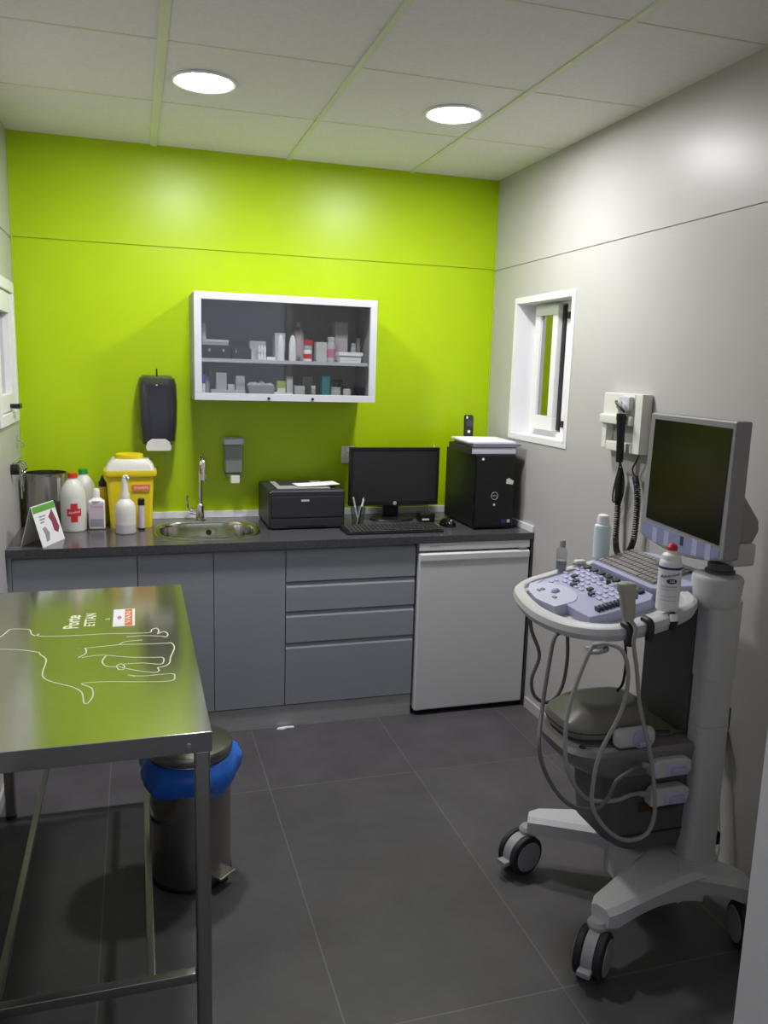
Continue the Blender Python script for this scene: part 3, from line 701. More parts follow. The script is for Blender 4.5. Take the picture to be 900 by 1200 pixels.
# wash bottle
t = thing('wash_bottle', 'milky squeeze bottle with tall white nozzle near the sink', 'bottle', (0.440, -0.325, HC))
obj('body', B().lathe((0.440, -0.325, HC + 0.04), [(0.0434, 0), (0.0434, 0.052), (0.043, 0.075), (0.036, 0.092), (0.024, 0.104), (0.018, 0.112)], 32), MILK, t)
obj('liquid_level', B().lathe((0.440, -0.325, HC), [(0.040, 0), (0.043, 0.004), (0.0436, 0.03), (0.0434, 0.0402)], 32), MILKD, t)
obj('nozzle', B().lathe((0.440, -0.325, HC), [(0.020, 0.150), (0.020, 0.168), (0.014, 0.180), (0.0125, 0.225)], 20).tube([(0.440, -0.325, HC + 0.22), (0.441, -0.326, HC + 0.238), (0.447, -0.331, HC + 0.246), (0.458, -0.338, HC + 0.236)], 0.010, 10, rs=[0.0125, 0.011, 0.008, 0.005]), MILK, t)
# slim tube
t = thing('marker_tube', 'slim grey tube with black cap before the yellow sharps container', 'tube', (0.506, -0.262, HC))
obj('body', B().lathe((0.506, -0.262, HC), [(0.0125, 0), (0.0135, 0.003), (0.0135, 0.110)], 20), LILAC, t)
obj('cap', B().lathe((0.506, -0.262, HC), [(0.0145, 0.110), (0.0145, 0.136), (0.012, 0.139)], 20), BLACK, t)
obj('foot_ring', B().lathe((0.506, -0.262, HC), [(0.0145, 0), (0.0145, 0.008), (0.0136, 0.009)], 20), BLACK, t)

# chrome rack on the left wall
t = thing('hook_rack', 'small chrome hook rack with black knob on the left wall', 'rack', (0.0, -0.19, 1.15))
obj('plate', B().box((0, -0.30, 1.115), (0.008, -0.085, 1.15), 0.002), CHROME, t)
obj('knob', B().cyl((0.0, -0.335, 1.125), (0.03, -0.335, 1.125), 0.022, seg=18), BLACK, t)
for y in (-0.28, -0.22, -0.16, -0.10):
    obj('hook', B().tube([(0.008, y, 1.135), (0.024, y, 1.13), (0.032, y, 1.112), (0.028, y, 1.098), (0.018, y, 1.10)], 0.0035, 8), CHROME, t)
def clamp(y, L, label):
    t = thing('surgical_clamp', label, 'clamp', (0.028, y, 1.10 - L), 'clamps hanging on the hook rack')
    x = 0.022; zt = 1.097
    for s_ in (-1, 1):
        obj('handle_ring', B().tube([(x, y + s_ * 0.013 + 0.009 * math.cos(a), zt - 0.004 + 0.012 * math.sin(a)) for a in [2 * PI * k / 10 for k in range(10)]], 0.0022, 6, 3, True), CHROME, t)
        obj('blade', B().tube([(x, y + s_ * 0.011, zt - 0.014), (x, y + s_ * 0.004, zt - L * 0.5), (x, y - s_ * 0.002, zt - L)], 0.0025, 6, 4), CHROME, t)
clamp(-0.22, 0.11, 'chrome clamp hanging on hook rack nearer the black knob'); clamp(-0.16, 0.09, 'middle chrome clamp hanging on the hook rack'); clamp(-0.10, 0.12, 'chrome clamp hanging on hook rack nearest the green wall')
t = thing('wall_hook', 'narrow chrome hook above the hook rack on left wall', 'hook', (0, -0.12, 1.2))
obj('plate', B().box((0, -0.13, 1.195), (0.005, -0.11, 1.245), 0.002), CHROME, t)
obj('hook', B().tube([(0.005, -0.12, 1.225), (0.02, -0.12, 1.22), (0.026, -0.12, 1.203), (0.018, -0.12, 1.195)], 0.003, 8), CHROME, t)

# ------------------------------------------------------------------ printer
t = thing('printer', 'black laser printer right of the sink', 'printer', (1.225, -0.21, HC))
PX0, PX1, PY0, PY1, PZ = 1.052, 1.402, -0.365, -0.03, HC
obj('housing', B().box((PX0, PY0 + 0.006, PZ + 0.006), (PX1, PY1, PZ + 0.178), 0.010, 3), CHAR, t)
obj('front_door', B().box((PX0 + 0.012, PY0, PZ + 0.055), (PX1 - 0.012, PY0 + 0.02, PZ + 0.150), 0.004), CHAR, t)
obj('paper_tray', B().box((PX0 + 0.008, PY0, PZ + 0.006), (PX1 - 0.008, PY0 + 0.02, PZ + 0.050), 0.004), CHAR, t)
obj('tray_grip', B().box((PX0 + 0.085, PY0 - 0.002, PZ + 0.008), (PX1 - 0.085, PY0 + 0.01, PZ + 0.022), 0.002), BLACK, t)
obj('badge', B().box((PX0 + 0.145, PY0 - 0.001, PZ + 0.128), (PX0 + 0.182, PY0 + 0.002, PZ + 0.137), 0.0005), ALU, t)
for x in (PX0 + 0.03, PX1 - 0.03):
    for y in (PY0 + 0.03, PY1 - 0.03): obj('foot', B().cyl((x, y, PZ), (x, y, PZ + 0.008), 0.010, seg=12), BLACK, t)
b = B().box((PX0 + 0.045, PY0 + 0.05, PZ + 0.1775), (PX1 - 0.06, PY1 - 0.05, PZ + 0.183), 0.002)
obj('output_tray', b, MIDG, t)
obj('output_flap', B().box((PX0 + 0.07, PY0 + 0.13, PZ + 0.183), (PX1 - 0.12, PY1 - 0.06, PZ + 0.187), 0.001), CHAR, t)
mx = Matrix.Translation((1.29, -0.24, PZ + 0.187)) @ Matrix.Rotation(0.10, 4, 'Z')
R = []
for k in range(9):
    u = k / 8; R.append([(-0.10 + 0.2 * u, -0.055, 0.0003 + 0.006 * u * u), (-0.10 + 0.2 * u, 0.055, 0.0003 + 0.006 * u * u), (-0.10 + 0.2 * u, 0.055, 0.0012 + 0.006 * u * u), (-0.10 + 0.2 * u, -0.055, 0.0012 + 0.006 * u * u)])
tag(obj('paper_sheet', B().rings(R, mx=mx), PAPER, loc=(1.29, -0.24, PZ + 0.187)), 'white paper sheet lying on top of the black printer', 'paper')

# ------------------------------------------------------------------ computer monitor
t = thing('computer_monitor', 'black flat computer monitor between printer and tower', 'monitor', (1.68, -0.2, HC))
MX0, MX1, MZ0, MZ1, MY = 1.460, 1.912, 0.922, 1.203, -0.215
b = B()
for a, c in (((MX0, MZ1 - 0.014), (MX1, MZ1)), ((MX0, MZ0), (MX1, MZ0 + 0.022)), ((MX0, MZ0 + 0.022), (MX0 + 0.014, MZ1 - 0.014)), ((MX1 - 0.014, MZ0 + 0.022), (MX1, MZ1 - 0.014))):
    b.box((a[0], MY, a[1]), (c[0], MY + 0.03, c[1]), 0.002)
obj('bezel', b, BLACK, t)
obj('screen', B().box((MX0 + 0.013, MY + 0.004, MZ0 + 0.021), (MX1 - 0.013, MY + 0.02, MZ1 - 0.013)), SCREEN, t)
obj('back_shell', B().prism([(MX0 + 0.004, MY + 0.03), (MX1 - 0.004, MY + 0.03), (MX1 - 0.06, MY + 0.062), (MX0 + 0.06, MY + 0.062)], 2, MZ0 + 0.004, MZ1 - 0.004, 0.004), BLACK, t)
obj('neck', B().box((1.645, -0.165, HC + 0.012), (1.725, -0.135, HC + 0.16), 0.006), BLACK, t)
obj('foot', B().lathe((1.685, -0.18, HC), [(0.108, 0), (0.11, 0.003), (0.105, 0.010), (0.05, 0.014)], 40, 1, 0.72), BLACK, t)
b = B().cyl((1.688, MY + 0.001, MZ0 + 0.011), (1.688, MY - 0.0008, MZ0 + 0.011), 0.009, seg=24)
bd = obj('badge', b, ALU, t)
obj('lettering', B().text('hp', 0.012, Matrix.Translation((1.688, MY - 0.0011, MZ0 + 0.0115)) @ Matrix.Rotation(PI / 2, 4, 'X'), 0.0003), BLACK, bd)

# keyboard
t = thing('keyboard', 'black computer keyboard at the worktop front edge', 'keyboard', (1.60, -0.46, HC))
KA = Matrix.Translation((1.600, -0.455, HC)) @ Matrix.Rotation(0.0, 4, 'Z')
obj('case', B().prism([(-0.073, 0.0), (0.073, 0.0), (0.073, 0.020), (-0.073, 0.010)], 0, -0.228, 0.228, 0.003, mx=KA), BLACK, t)
b = B()
for r_ in range(6):
    yy = -0.058 + r_ * 0.0215; zz = 0.0115 + (yy + 0.058) * 0.0685
    x = -0.215; row = 0
    while x < 0.21:
        w_ = 0.0165 if not (r_ == 0 and -0.12 < x < -0.02) else 0.10
        if not (0.083 < x < 0.09 or 0.145 < x < 0.150):
            b.box((x, yy - 0.0082, zz - 0.002), (min(x + w_, 0.218), yy + 0.0082, zz + 0.005), 0.0012, 1, mx=KA)
        x += w_ + 0.003
obj('keycaps', b, CHAR, t)
# mouse
t = thing('computer_mouse', 'black computer mouse beside the computer tower', 'mouse', (1.905, -0.375, HC))
R = []
for k in range(11):
    u = k / 10; yy = -0.056 + 0.112 * u; w_ = 0.030 * (1 - (2 * u - 1) ** 4) ** 0.5 + 0.002; h_ = 0.036 * (1 - (1.7 * u - 0.95) ** 2 * 0.9) ** 0.5 if k not in (0, 10) else 0.006
    R.append([(1.905 + w_ * math.cos(a), -0.375 + yy, HC + 0.0005 + max(0, h_ * math.sin(a))) for a in [PI * j / 11 for j in range(12)]])
obj('shell', B().rings(R), BLACKG, t)
obj('wheel', B().cyl((1.902, -0.415, HC + 0.029), (1.908, -0.415, HC + 0.029), 0.007), MIDG, t)
obj('cord', B().tube([(1.905, -0.318, HC + 0.012), (1.90, -0.29, HC + 0.006), (1.87, -0.23, HC + 0.004), (1.84, -0.12, HC + 0.004)], 0.0018, 6), BLACK, t)
t = thing('card_reader', 'small black box with pale front left of the mouse', 'device', (1.845, -0.26, HC))
obj('body', B().box((1.80, -0.29, HC), (1.872, -0.22, HC + 0.045), 0.006, 3), BLACK, t)
obj('label_strip', B().box((1.806, -0.2912, HC + 0.012), (1.842, -0.2895, HC + 0.020), 0.0004), OFFW, t)
# cables behind the monitor
tag(obj('cable', B().tube([(1.955, -0.02, 1.20), (1.945, -0.022, 1.16), (1.905, -0.03, 1.12), (1.925, -0.028, 1.08), (1.935, -0.03, 1.0), (1.93, -0.03, HC + 0.05), (1.93, -0.05, HC + 0.004)], 0.0028, 8), OFFW, loc=(1.93, -0.03, HC)), 'pale cable hanging between monitor and computer tower', 'cable')

# pen cup
t = thing('pen_cup', 'clear faceted pen cup behind the keyboard', 'cup', (1.468, -0.345, HC))
b = B().lathe((1.468, -0.345, HC), [(0.024, 0), (0.026, 0.002), (0.038, 0.098), (0.0365, 0.098), (0.0245, 0.006), (0.002, 0.005)], 8)
obj('cup', b, CUPGL, t)
def pen(label, dx, dy, lx, ly, L, m, tip):
    p0 = Vector((1.468 + dx, -0.345 + dy, HC + 0.008)); d = Vector((lx, ly, 1)).normalized()
    t = thing('pen', label, 'pen', p0, 'pens in the clear cup')
    obj('barrel', B().cyl(p0, p0 + d * L * 0.72, 0.0035, seg=10), m, t); obj('cap', B().cyl(p0 + d * L * 0.72, p0 + d * L, 0.0042, seg=10), tip, t)
pen('white pen with grey cap leaning left in the clear cup', 0.006, 0.0, -0.22, 0.02, 0.135, PUREW, BOXG)
pen('black pen standing upright in the clear cup', -0.004, 0.008, 0.05, 0.1, 0.140, BLACK, BLACK)
pen('silver pen leaning right in the clear cup', -0.008, -0.004, 0.25, 0.0, 0.138, ALU, CHROME)
pen('black pen with pale cap leaning right in the clear cup', 0.0, -0.009, 0.17, -0.05, 0.128, BLACK, PAPER)

# ------------------------------------------------------------------ tower, binders, phone
t = thing('computer_tower', 'gloss black computer tower at the right end of the worktop', 'computer', (2.08, -0.3, HC))
TX0, TX1, TY0, TY1, TZ = 1.985, 2.183, -0.50, -0.11, 1.198
obj('case', B().box((TX0 + 0.003, TY0 + 0.022, HC + 0.008), (TX1 - 0.003, TY1, TZ), 0.003), BLACK, t)
obj('front_panel', B().box((TX0, TY0, HC + 0.008), (TX1, TY0 + 0.0215, TZ), 0.006, 3), BLACKG, t)
obj('power_light', B().cyl((TX0 + 0.032, TY0 + 0.001, TZ - 0.02), (TX0 + 0.032, TY0 - 0.002, TZ - 0.02), 0.006, seg=16), PUREW, t)
obj('sticker', B().prism([(TX1 - 0.044, TZ - 0.135), (TX1 - 0.010, TZ - 0.14), (TX1 - 0.006, TZ - 0.122), (TX1 - 0.022, TZ - 0.115), (TX1 - 0.03, TZ - 0.108), (TX1 - 0.043, TZ - 0.115)], 1, TY0 - 0.0012, TY0 + 0.001), OFFW, t)
cxl, czl = TX0 + 0.098, TZ - 0.192
bd = obj('logo_ring', B().tube([(cxl + 0.017 * math.cos(a), TY0 - 0.0005, czl + 0.017 * math.sin(a)) for a in [2 * PI * k / 24 for k in range(24)]], 0.0016, 6, 2, True), MIDG, t)
obj('lettering', B().text('DELL', 0.0125, Matrix.Translation((cxl, TY0 - 0.0008, czl)) @ Matrix.Rotation(PI / 2, 4, 'X'), 0.0004), MIDG, bd)
obj('button', B().cyl((cxl, TY0 + 0.001, czl - 0.042), (cxl, TY0 - 0.002, czl - 0.042), 0.005, seg=14), PUREW, t)
obj('label_badge', B().box((TX1 - 0.060, TY0 - 0.0008, HC + 0.030), (TX1 - 0.036, TY0 + 0.001, HC + 0.048), 0.0003), NAVY, t)
obj('label_badge', B().box((TX1 - 0.030, TY0 - 0.0008, HC + 0.032), (TX1 - 0.015, TY0 + 0.001, HC + 0.047), 0.0003), ALU, t)
for x in (TX0 + 0.03, TX1 - 0.03):
    for y in (TY0 + 0.05, TY1 - 0.04): obj('foot', B().cyl((x, y, HC), (x, y, HC + 0.009), 0.012, seg=12), BLACK, t)

def binder(label, cx, cy, rot, L, D_, z, h, mcov, mpage):
    t = thing('ring_binder', label, 'binder', (cx, cy, z))
    mx = Matrix.Translation((cx, cy, z)) @ Matrix.Rotation(rot, 4, 'Z')
    obj('lower_cover', B().box((-L / 2, -D_ / 2, 0), (L / 2, D_ / 2, 0.0025), 0.0008, mx=mx), mcov, t)
    obj('upper_cover', B().box((-L / 2, -D_ / 2, h - 0.0025), (L / 2, D_ / 2, h), 0.0008, mx=mx), mcov, t)
    obj('spine', B().box((-L / 2 - 0.003, -D_ / 2, 0), (-L / 2 + 0.002, D_ / 2, h), 0.001, mx=mx), mcov, t)
    obj('pages', B().box((-L / 2 + 0.003, -D_ / 2 + 0.003, 0.0026), (L / 2 - 0.004, D_ / 2 - 0.003, h - 0.0026), 0.001, mx=mx), mpage, t)
LILP = mat('lilac paper', (0.62, 0.58, 0.68), 0.6)
binder('thick black binder with pale pages lying on the computer tower', 2.082, -0.335, -0.03, 0.225, 0.30, TZ, 0.034, CHAR, LILP)
t = thing('paper_folder', 'pale lilac folder of papers on top of the black binder', 'folder', (2.10, -0.33, TZ + 0.034))
mx = Matrix.Translation((2.095, -0.33, TZ + 0.034)) @ Matrix.Rotation(-0.06, 4, 'Z')
obj('lower_sheaf', B().box((-0.105, -0.15, 0), (0.125, 0.15, 0.012), 0.002, mx=mx), LILP, t)
obj('divider', B().box((-0.11, -0.154, 0.012), (0.128, 0.152, 0.0145), 0.0008, mx=mx), LAVS, t)
mx = Matrix.Translation((2.075, -0.33, TZ + 0.034)) @ Matrix.Rotation(-0.10, 4, 'Z')
obj('upper_sheaf', B().box((-0.105, -0.14, 0.0145), (0.125, 0.15, 0.024), 0.002, mx=mx), PAPER, t)
t = thing('cordless_phone', 'black cordless phone standing upright behind the folders', 'phone', (2.088, -0.135, TZ))
obj('charging_base', B().box((2.045, -0.172, TZ), (2.133, -0.115, TZ + 0.035), 0.008, 3), BLACK, t)
mx = Matrix.Translation((2.090, -0.140, TZ + 0.02)) @ Matrix.Rotation(-0.10, 4, 'X') @ Matrix.Rotation(0.02, 4, 'Y')
obj('handset', B().box((-0.024, -0.012, 0), (0.024, 0.012, 0.142), 0.009, 3, mx=mx), CHAR, t)
obj('display', B().box((-0.017, -0.0135, 0.085), (0.017, -0.011, 0.112), 0.0008, mx=mx), KEYD, t)
obj('call_key', B().cyl(mx @ Vector((-0.003, -0.011, 0.058)), mx @ Vector((-0.003, -0.0145, 0.058)), 0.0075, seg=14), PUREW, t)
obj('earpiece', B().box((-0.017, -0.0130, 0.122), (-0.009, -0.0115, 0.134), 0.0005, mx=mx), PUREW, t)

# ------------------------------------------------------------------ otoscope station on the right wall
t = thing('otoscope_station', 'off white wall otoscope station with black handle and coiled cord', 'otoscope', (W, -1.29, 1.3))
OY0, OY1, OZ0, OZ1, OX = -1.425, -1.175, 1.295, 1.510, W - 0.045
b = B()
b.box((OX, OY0, OZ0), (W - 0.0005, OY0 + 0.045, OZ1), 0.005)            # near post
b.box((OX, OY1 - 0.03, OZ0 + 0.005), (W - 0.0005, OY1, 1.41), 0.005)
b.box((OX, OY0 + 0.046, 1.415), (W - 0.0005, OY1, OZ1), 0.005)
b.box((OX - 0.012, OY0 + 0.046, 1.395), (W - 0.0005, OY1 + 0.006, 1.430), 0.006)
b.box((OX, OY0 + 0.046, OZ0), (W - 0.0005, OY1 - 0.031, OZ0 + 0.035), 0.004)
obj('housing', b, OFFW, t)
obj('recess_back', B().box((W - 0.015, OY0 + 0.046, OZ0 + 0.036), (W - 0.0006, OY1 - 0.031, 1.394)), BEZEL, t)
obj('side_knob', B().cyl((OX + 0.02, OY1 + 0.004, 1.418), (OX + 0.02, OY1 + 0.018, 1.418), 0.009, seg=16), BLACK, t)
hx = OX - 0.028; hy = -1.338
obj('cradle', B().box((OX - 0.02, hy - 0.035, 1.450), (OX + 0.002, hy + 0.035, 1.500), 0.006), ALU, t)
obj('instrument_head', B().cyl((hx + 0.012, hy, 1.455), (hx - 0.012, hy - 0.004, 1.47), 0.019, 0.014).cyl((hx - 0.01, hy - 0.004, 1.468), (hx - 0.035, hy - 0.02, 1.482), 0.012, 0.006).cyl((hx, hy, 1.43), (hx, hy, 1.458), 0.011), CHROME, t)
obj('handle', B().tube([(hx, hy - 0.004, 1.438), (hx, hy - 0.005, 1.40), (hx + 0.004, hy - 0.006, 1.34), (hx + 0.008, hy - 0.004, 1.262)], 0.014, 14, 4, rs=[0.017, 0.015, 0.0145, 0.014, 0.013]), BLACK, t)
xw = W - 0.030
obj('second_handle', B().tube([(xw, -1.300, 1.235), (xw, -1.300, 1.17), (xw, -1.300, 1.095)], 0.014, 12, 4, rs=[0.009, 0.015, 0.016, 0.015, 0.010]), BLACK, t)
obj('thin_lead', B().tube([(hx + 0.008, hy - 0.002, 1.266), (xw - 0.01, -1.305, 1.24), (xw, -1.272, 1.18), (xw, -1.262, 1.13), (xw, -1.270, 1.10), (xw, -1.295, 1.12)], 0.003, 8), BLACK, t)
obj('thin_lead', B().tube([(hx + 0.009, hy - 0.006, 1.266), (xw, -1.325, 1.20), (xw, -1.328, 1.14), (xw, -1.312, 1.1)], 0.003, 8), BLACK, t)
obj('thin_lead', B().tube([(xw + 0.005, -1.405, OZ0 + 0.004), (xw, -1.398, 1.275), (xw, -1.378, 1.245), (xw, -1.380, 1.228), (xw, -1.396, 1.212)], 0.003, 8), BLACK, t)
path = spline([(xw, -1.300, 1.100), (xw, -1.303, 1.03), (xw - 0.004, -1.312, 0.96), (xw - 0.008, -1.332, 0.922), (xw - 0.010, -1.366, 0.908), (xw - 0.010, -1.402, 0.930), (xw - 0.006, -1.426, 0.985), (xw - 0.003, -1.428, 1.06), (xw, -1.422, 1.13), (xw, -1.408, 1.19), (xw, -1.395, 1.213)], 40)
hel = []; L = 0; turns = 0
for i in range(len(path)):
    d = (path[min(i + 1, len(path) - 1)] - path[max(i - 1, 0)]).normalized()
    a = Vector((1, 0, 0)); a = (a - d * a.dot(d)).normalized(); b_ = d.cross(a)
    th = i * 1.35
    hel.append(path[i] + a * (0.0095 * math.cos(th)) + b_ * (0.0095 * math.sin(th)))
obj('coiled_cord', B().tube(hel, 0.0030, 6, 2), BLACK, t)
obj('cord_end', B().tube([(xw - 0.010, -1.350, 0.912), (xw - 0.010, -1.346, 0.888)], 0.004, 6, 0), BLACK, t)

# ------------------------------------------------------------------ exam table
t = thing('exam_table', 'stainless steel exam table with etched dog outline, at left', 'table', (0.33, -1.66, 0))
TT = 0.80
EX0, EX1, EY0, EY1 = 0.022, 0.632, -2.268, -1.052
top = obj('tabletop', B().box((EX0, EY0, TT - 0.046), (EX1, EY1, TT), 0.0015, 2), STEELTOP, t)
LEGS = [(0.047, -2.243), (0.612, -2.243), (0.047, -1.078), (0.612, -1.078)]
for x, y in LEGS:
    lg = obj('leg', B().box((x - 0.0165, y - 0.0165, 0.012), (x + 0.0165, y + 0.0165, TT - 0.046), 0.005, 3), STEEL, t)
    obj('foot_cap', B().cyl((x, y, 0), (x, y, 0.0125), 0.018, seg=16), RUBBER, lg)
for y in (-2.243, -1.078): obj('cross_rail', B().box((0.0645, y - 0.012, 0.190), (0.5945, y + 0.012, 0.215), 0.003), STEEL, t)
for x in (0.175, 0.497): obj('lower_rail', B().box((x - 0.009, -2.2305, 0.194), (x + 0.009, -1.0905, 0.212), 0.003), STEEL, t)
b = B().cyl((0.583, EY0, TT - 0.028), (0.583, EY0 - 0.003, TT - 0.028), 0.005, seg=14)
obj('screw', b, CHROME, t)
LINES = [
[(0.05,-1.60),(0.085,-1.56),(0.113,-1.525),(0.121,-1.500),(0.132,-1.461),(0.161,-1.464),(0.184,-1.476),(0.193,-1.515),(0.206,-1.535),(0.214,-1.519),(0.219,-1.542),(0.302,-1.555),(0.398,-1.558),(0.508,-1.573),(0.522,-1.547),(0.536,-1.534),(0.542,-1.562),(0.538,-1.588),(0.555,-1.570),(0.566,-1.594),(0.560,-1.621),(0.547,-1.611),(0.495,-1.596),(0.453,-1.598)],
[(0.05,-1.62),(0.09,-1.628),(0.128,-1.633),(0.177,-1.649),(0.227,-1.679),(0.235,-1.699),(0.254,-1.744),(0.254,-1.826),(0.259,-1.868),(0.277,-1.899),(0.306,-1.926),(0.334,-1.952),(0.355,-1.989),(0.364,-2.055),(0.374,-2.050),(0.381,-2.010),(0.375,-1.964),(0.352,-1.932),(0.409,-1.932),(0.492,-1.952),(0.559,-1.960),(0.570,-1.933),(0.561,-1.912),(0.492,-1.913),(0.458,-1.897),(0.475,-1.912)],
[(0.328,-1.672),(0.346,-1.676),(0.349,-1.715),(0.332,-1.743)],
[(0.331,-1.673),(0.388,-1.666),(0.429,-1.661),(0.450,-1.639),(0.495,-1.634)],
[(0.432,-1.661),(0.494,-1.669),(0.558,-1.676),(0.572,-1.675),(0.579,-1.717),(0.566,-1.790),(0.561,-1.835),(0.546,-1.857),(0.531,-1.863),(0.534,-1.881),(0.524,-1.895),(0.493,-1.880),(0.458,-1.855),(0.435,-1.833)],
[(0.341,-1.745),(0.391,-1.737),(0.457,-1.767),(0.518,-1.783),(0.545,-1.789),(0.547,-1.819),(0.537,-1.838),(0.493,-1.820),(0.446,-1.818)],
[(0.403,-1.740),(0.395,-1.771),(0.395,-1.798),(0.406,-1.826),(0.429,-1.835),(0.435,-1.853),(0.447,-1.856),(0.449,-1.833),(0.440,-1.813),(0.432,-1.823),(0.429,-1.835)]]
b = B()
for l in LINES: b.ribbon(l, 0.0032, TT - 0.0003, 0.0007)
o = obj('etched_drawing', b, DRAW, top); o['label'] = 'pale outline drawing of a dog on the steel top'
TXT = lambda x, y: Matrix.Translation((x, y, TT + 0.0002)) @ Matrix.Rotation(PI / 2, 4, 'Z')
b = B().text('Porte', 0.058, TXT(0.298, -1.425), 0.0003, bold=0.0012).text('ETTAN', 0.042, TXT(0.348, -1.412), 0.0003, bold=0.0008).text('a', 0.028, TXT(0.394, -1.416), 0.0003)
obj('lettering', b, DRAW, top)
st = obj('sticker', B().box((0.412, -1.497, TT), (0.475, -1.321, TT + 0.0006), 0.0002), PAPER, top)
obj('orange_band', B().box((0.446, -1.493, TT + 0.0006), (0.468, -1.325, TT + 0.0009)), ORANGE, st)
obj('lettering', B().text('VAN', 0.030, Matrix.Translation((0.4565, -1.409, TT + 0.0012)) @ Matrix.Rotation(PI / 2, 4, 'Z'), 0.0002, lambda co: Vector((co.x * 2.0, co.y * 0.75, co.z))), PAPER, st)
obj('emblem', B().lathe((0.430, -1.409, TT + 0.0006), [(0.008, 0), (0.008, 0.0004)], 16, 0.8, 2.0), PINK, st)

# ------------------------------------------------------------------ pedal bin
BXc, BYc = 0.628, -1.535
t = thing('pedal_bin', 'steel pedal bin with blue liner under the exam table corner', 'bin', (BXc, BYc, 0))
obj('body', B().lathe((BXc, BYc, 0), [(0.116, 0.012), (0.121, 0.016), (0.121, 0.40), (0.119, 0.405), (0.117, 0.39), (0.116, 0.03)], 56), STEELB, t)
obj('base_ring', B().lathe((BXc, BYc, 0), [(0.112, 0), (0.1235, 0.002), (0.1235, 0.013), (0.121, 0.017)], 48), BLACK, t)
obj('lid', B().lathe((BXc, BYc, 0), [(0.1255, 0.408), (0.1275, 0.412), (0.1275, 0.430), (0.123, 0.437), (0.10, 0.441), (0.05, 0.444)], 56), STEELB, t)
R = []
for j, (r_, z, amp) in enumerate(((0.1225, 0.402, 0.0), (0.129, 0.398, 0.001), (0.143, 0.388, 0.004), (0.151, 0.372, 0.007), (0.149, 0.352, 0.009), (0.139, 0.332, 0.009), (0.130, 0.318, 0.006), (0.1265, 0.322, 0.003), (0.124, 0.34, 0.0), (0.1218, 0.38, 0.0))):
    ring = []
    for k in range(72):
        a = 2 * PI * k / 72
        w_ = amp * (0.6 * math.sin(5 * a + 0.8) + 0.4 * math.sin(11 * a + 2.1 * j * 0.3) + 0.35 * math.sin(17 * a + j))
        dz = (0.012 * math.sin(3 * a + 0.6) - 0.014 * math.cos(a + 1.9)) * (0 if j < 2 else (1 if 3 <= j <= 7 else 0.4))
        ring.append((BXc + (r_ + w_) * math.cos(a), BYc + (r_ + w_) * math.sin(a), min(z + dz, 0.406)))
    R.append(ring)
obj('liner', B().rings(R, closed=True), BLUEBAG, t)
pa = math.radians(-48); pd = Vector((math.cos(pa), math.sin(pa), 0)); pn = Vector((-pd.y, pd.x, 0)); pc = Vector((BXc, BYc, 0))
def pb(a, c, m_): # box in the pedal's own direction
    mx = Matrix(((pd.x, pn.x, 0, pc.x), (pd.y, pn.y, 0, pc.y), (0, 0, 1, 0), (0, 0, 0, 1)))
    return B().box(a, c, m_, mx=mx)
obj('pedal', pb((0.118, -0.034, 0.034), (0.152, 0.034, 0.042), 0.003), STEEL, t)
obj('pedal_arm', pb((0.118, -0.012, 0.012), (0.14, 0.012, 0.034), 0.002), BLACK, t)

tag(obj('paper_scrap', B().prism([(1.05, -0.605), (1.075, -0.612), (1.10, -0.60), (1.13, -0.604), (1.128, -0.588), (1.09, -0.585), (1.06, -0.59)], 2, 0.0, 0.007, 0.002), PAPER, loc=(1.09, -0.6, 0)), 'white paper scrap on the floor against the plinth', 'paper')

# ------------------------------------------------------------------ ultrasound cart
t = CART = thing('ultrasound_cart', 'grey ultrasound cart with tilted console and dark screen by right wall', 'ultrasound machine', (1.85, -2.05, 0))
CAS = [(1.615, -1.80, -0.6), (1.597, -2.265, 0.35), (2.10, -2.262, 1.2), (2.10, -1.80, 2.4)]
# base: a four armed body, arched underneath
def base_mesh():
    cx, cy = 1.955, -2.035
    tips = [(1.668, -1.775), (1.645, -2.240), (2.120, -2.245), (2.120, -1.775)]
    ctr = [(1.87, -1.915), (1.83, -2.115), (2.045, -2.155), (2.045, -1.90)]   # inner notches not used
    b = B()
    for k, (tx, ty) in enumerate(tips):
        p0 = Vector((cx, cy + (0.075 if ty > cy else -0.105), 0)); p1 = Vector((tx, ty, 0)); d = (p1 - p0); Ld = d.length; d.normalize(); n_ = Vector((-d.y, d.x, 0))
        R_ = []
        for i in range(13):
            u = i / 12; c_ = p0 + d * (Ld * u)
            hw = 0.092 - 0.054 * u ** 0.7
            if i == 12: hw *= 0.72
            ztop = 0.214 - 0.028 * u ** 1.2
            zbot = 0.126 + 0.024 * math.sin(PI * min(1, u * 1.05)) + 0.002 * u
            if i == 12: ztop -= 0.006; zbot += 0.004
            e = 0.012
            R_.append([c_ + n_ * (s_ * w_) + Vector((0, 0, z_)) for s_, w_, z_ in ((-1, hw, zbot), (1, hw, zbot), (1, hw + 0.004, ztop - e), (1, hw - e, ztop), (-1, hw - e, ztop), (-1, hw + 0.004, ztop - e))])
        b.rings(R_)
    b.box((cx - 0.115, cy - 0.07, 0.060), (cx + 0.09, cy + 0.10, 0.208), 0.02, 3)
    return b
obj('base', base_mesh(), LIGHTG, t)
